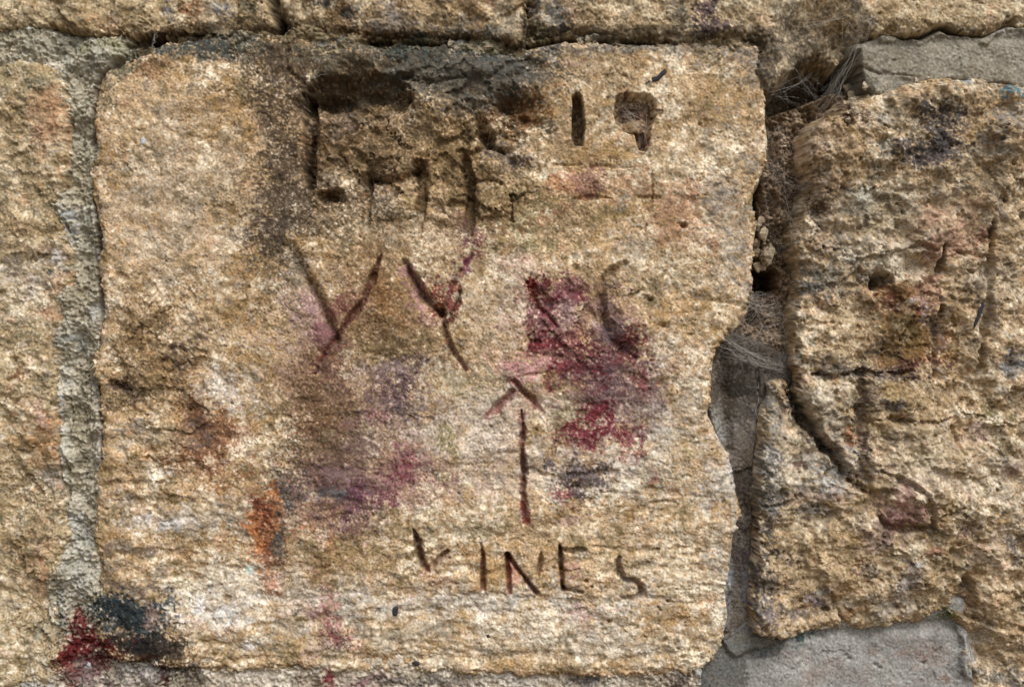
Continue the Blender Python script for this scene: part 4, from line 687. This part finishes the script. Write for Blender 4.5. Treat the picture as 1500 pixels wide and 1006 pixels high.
# chips and flakes
def chip(name, pts, h, th, material, label, cat):
    """an irregular flake: outline pts in wall units, thickness th, with an uneven crowned face"""
    n = len(pts); c = np.mean(np.array(pts, float), 0); V, F = [], []
    for sc_, dz in ((1.0, 0), (0.97, th * .6), (0.6, th)):
        for i, (px, py) in enumerate(pts):
            V.append(W(c[0] + (px - c[0]) * sc_, c[1] + (py - c[1]) * sc_, h + dz + random.uniform(-.2, .2) * th))
    V.append(W(c[0], c[1], h + th * 1.05))
    for r in range(2):
        for i in range(n): F.append((r * n + i, r * n + (i + 1) % n, (r + 1) * n + (i + 1) % n, (r + 1) * n + i))
    for i in range(n): F.append((2 * n + i, 2 * n + (i + 1) % n, 3 * n))
    F.append(tuple(range(n))[::-1])
    link(name, raw(name, V, F, MAT[material]), None, label, cat)
chip('dark_flake', [(944,124),(954,114),(962,113),(969,105),(974,101),(977,105),(970,113),(965,119),(955,121)], top(960,118) - 1.0, 3, 'dark', 'black sliver of bark stuck above the carved numerals', 'flake')
chip('dark_chip', [(575,890),(579,887),(584,888),(583,895),(582,901),(576,901),(574,898)], top(579,894) - 1.0, 3, 'dark', 'small black chip stuck below the lettering', 'chip')
chip('dark_chip', [(712,930),(716,928),(721,930),(720,934),(714,935)], top(716,931) - 1, 2, 'dark', 'tiny black speck below the letter I of the lettering', 'chip')
chip('dark_chip', [(602,971),(608,968),(616,970),(615,974),(608,976)], top(609,972) - 1, 2, 'dark', 'small dark flake on the bottom ledge of the carved block', 'chip')
chip('dark_flake', [(1429,474),(1434,462),(1436,452),(1441,446),(1443,441),(1445,446),(1441,458),(1436,470),(1430,481)], top(1436,462) - 0.5, 2.5, 'dark', 'narrow dark flake stuck on the eroded block beside a long groove', 'flake')
chip('pale_chip', [(207,204),(211,201),(214,206),(212,213),(207,212)], top(210,207) - 1, 3, 'pale', 'small pale blue chip on the upper left of the carved block', 'chip')
chip('pale_chip', [(115,900 + 76),(122,973),(127,975),(126,983),(119,986),(114,982)], top(120,980) - 0.5, 2.5, 'pale', 'small blue grey chip in the red paint at the joint', 'chip')

# loose bits of rubble in the open joint: part of the wall's fill
def lump(px, py, r, h, squash=1.0):
    V, F = [], []; nu, nv = 9, 6
    ph = [random.uniform(0, 6.28) for _ in range(6)]
    for j in range(nv + 1):
        for i in range(nu):
            th = math.pi * j / nv; a = 2 * math.pi * i / nu
            k = r * (1 + 0.3 * math.sin(2 * a + ph[0]) * math.sin(th) + 0.24 * math.sin(3 * th + ph[1] + a) + 0.16 * math.sin(4 * a + ph[2]) + random.uniform(-.12, .12))
            V.append(W(px + k * math.sin(th) * math.cos(a), py + squash * k * math.cos(th), h + 0.8 * k * math.sin(th) * math.sin(a)))
    for j in range(nv):
        for i in range(nu): F.append((j * nu + i, (j + 1) * nu + i, (j + 1) * nu + (i + 1) % nu, j * nu + (i + 1) % nu))
    o = link('rubble_piece', raw('rubble_piece', V, F, MAT['rubble']), wall)
for px, py, r in ((1119,326,6),(1124,340,8),(1119,352,6),(1117,366,7),(1126,318,5),(1132,372,10),(1122,388,8),(1140,360,6),(1252,150,7),(1262,132,8),(1248,166,5),(1256,118,6),(1240,178,5),(1270,124,5),(1130,250,5)):
    lump(px, py, r, max(top(px, py), -62) + r * 0.25, random.uniform(.8, 1.2))
for px, py, r in ((660,62,6),(672,70,5),(690,66,7),(704,74,6),(716,66,7),(728,72,5),(850,60,6),(862,56,5),(905,58,5),(1300,124,5),(1345,116,4),(1360,113,4),(1440,119,6),(1456,122,5),(1472,121,5),(1030,958,6),(1044,966,5),(1418,958,4),(1424,978,5)):
    lump(px, py, r, max(top(px, py), -30) - r * 0.35, random.uniform(.6, 1.0))
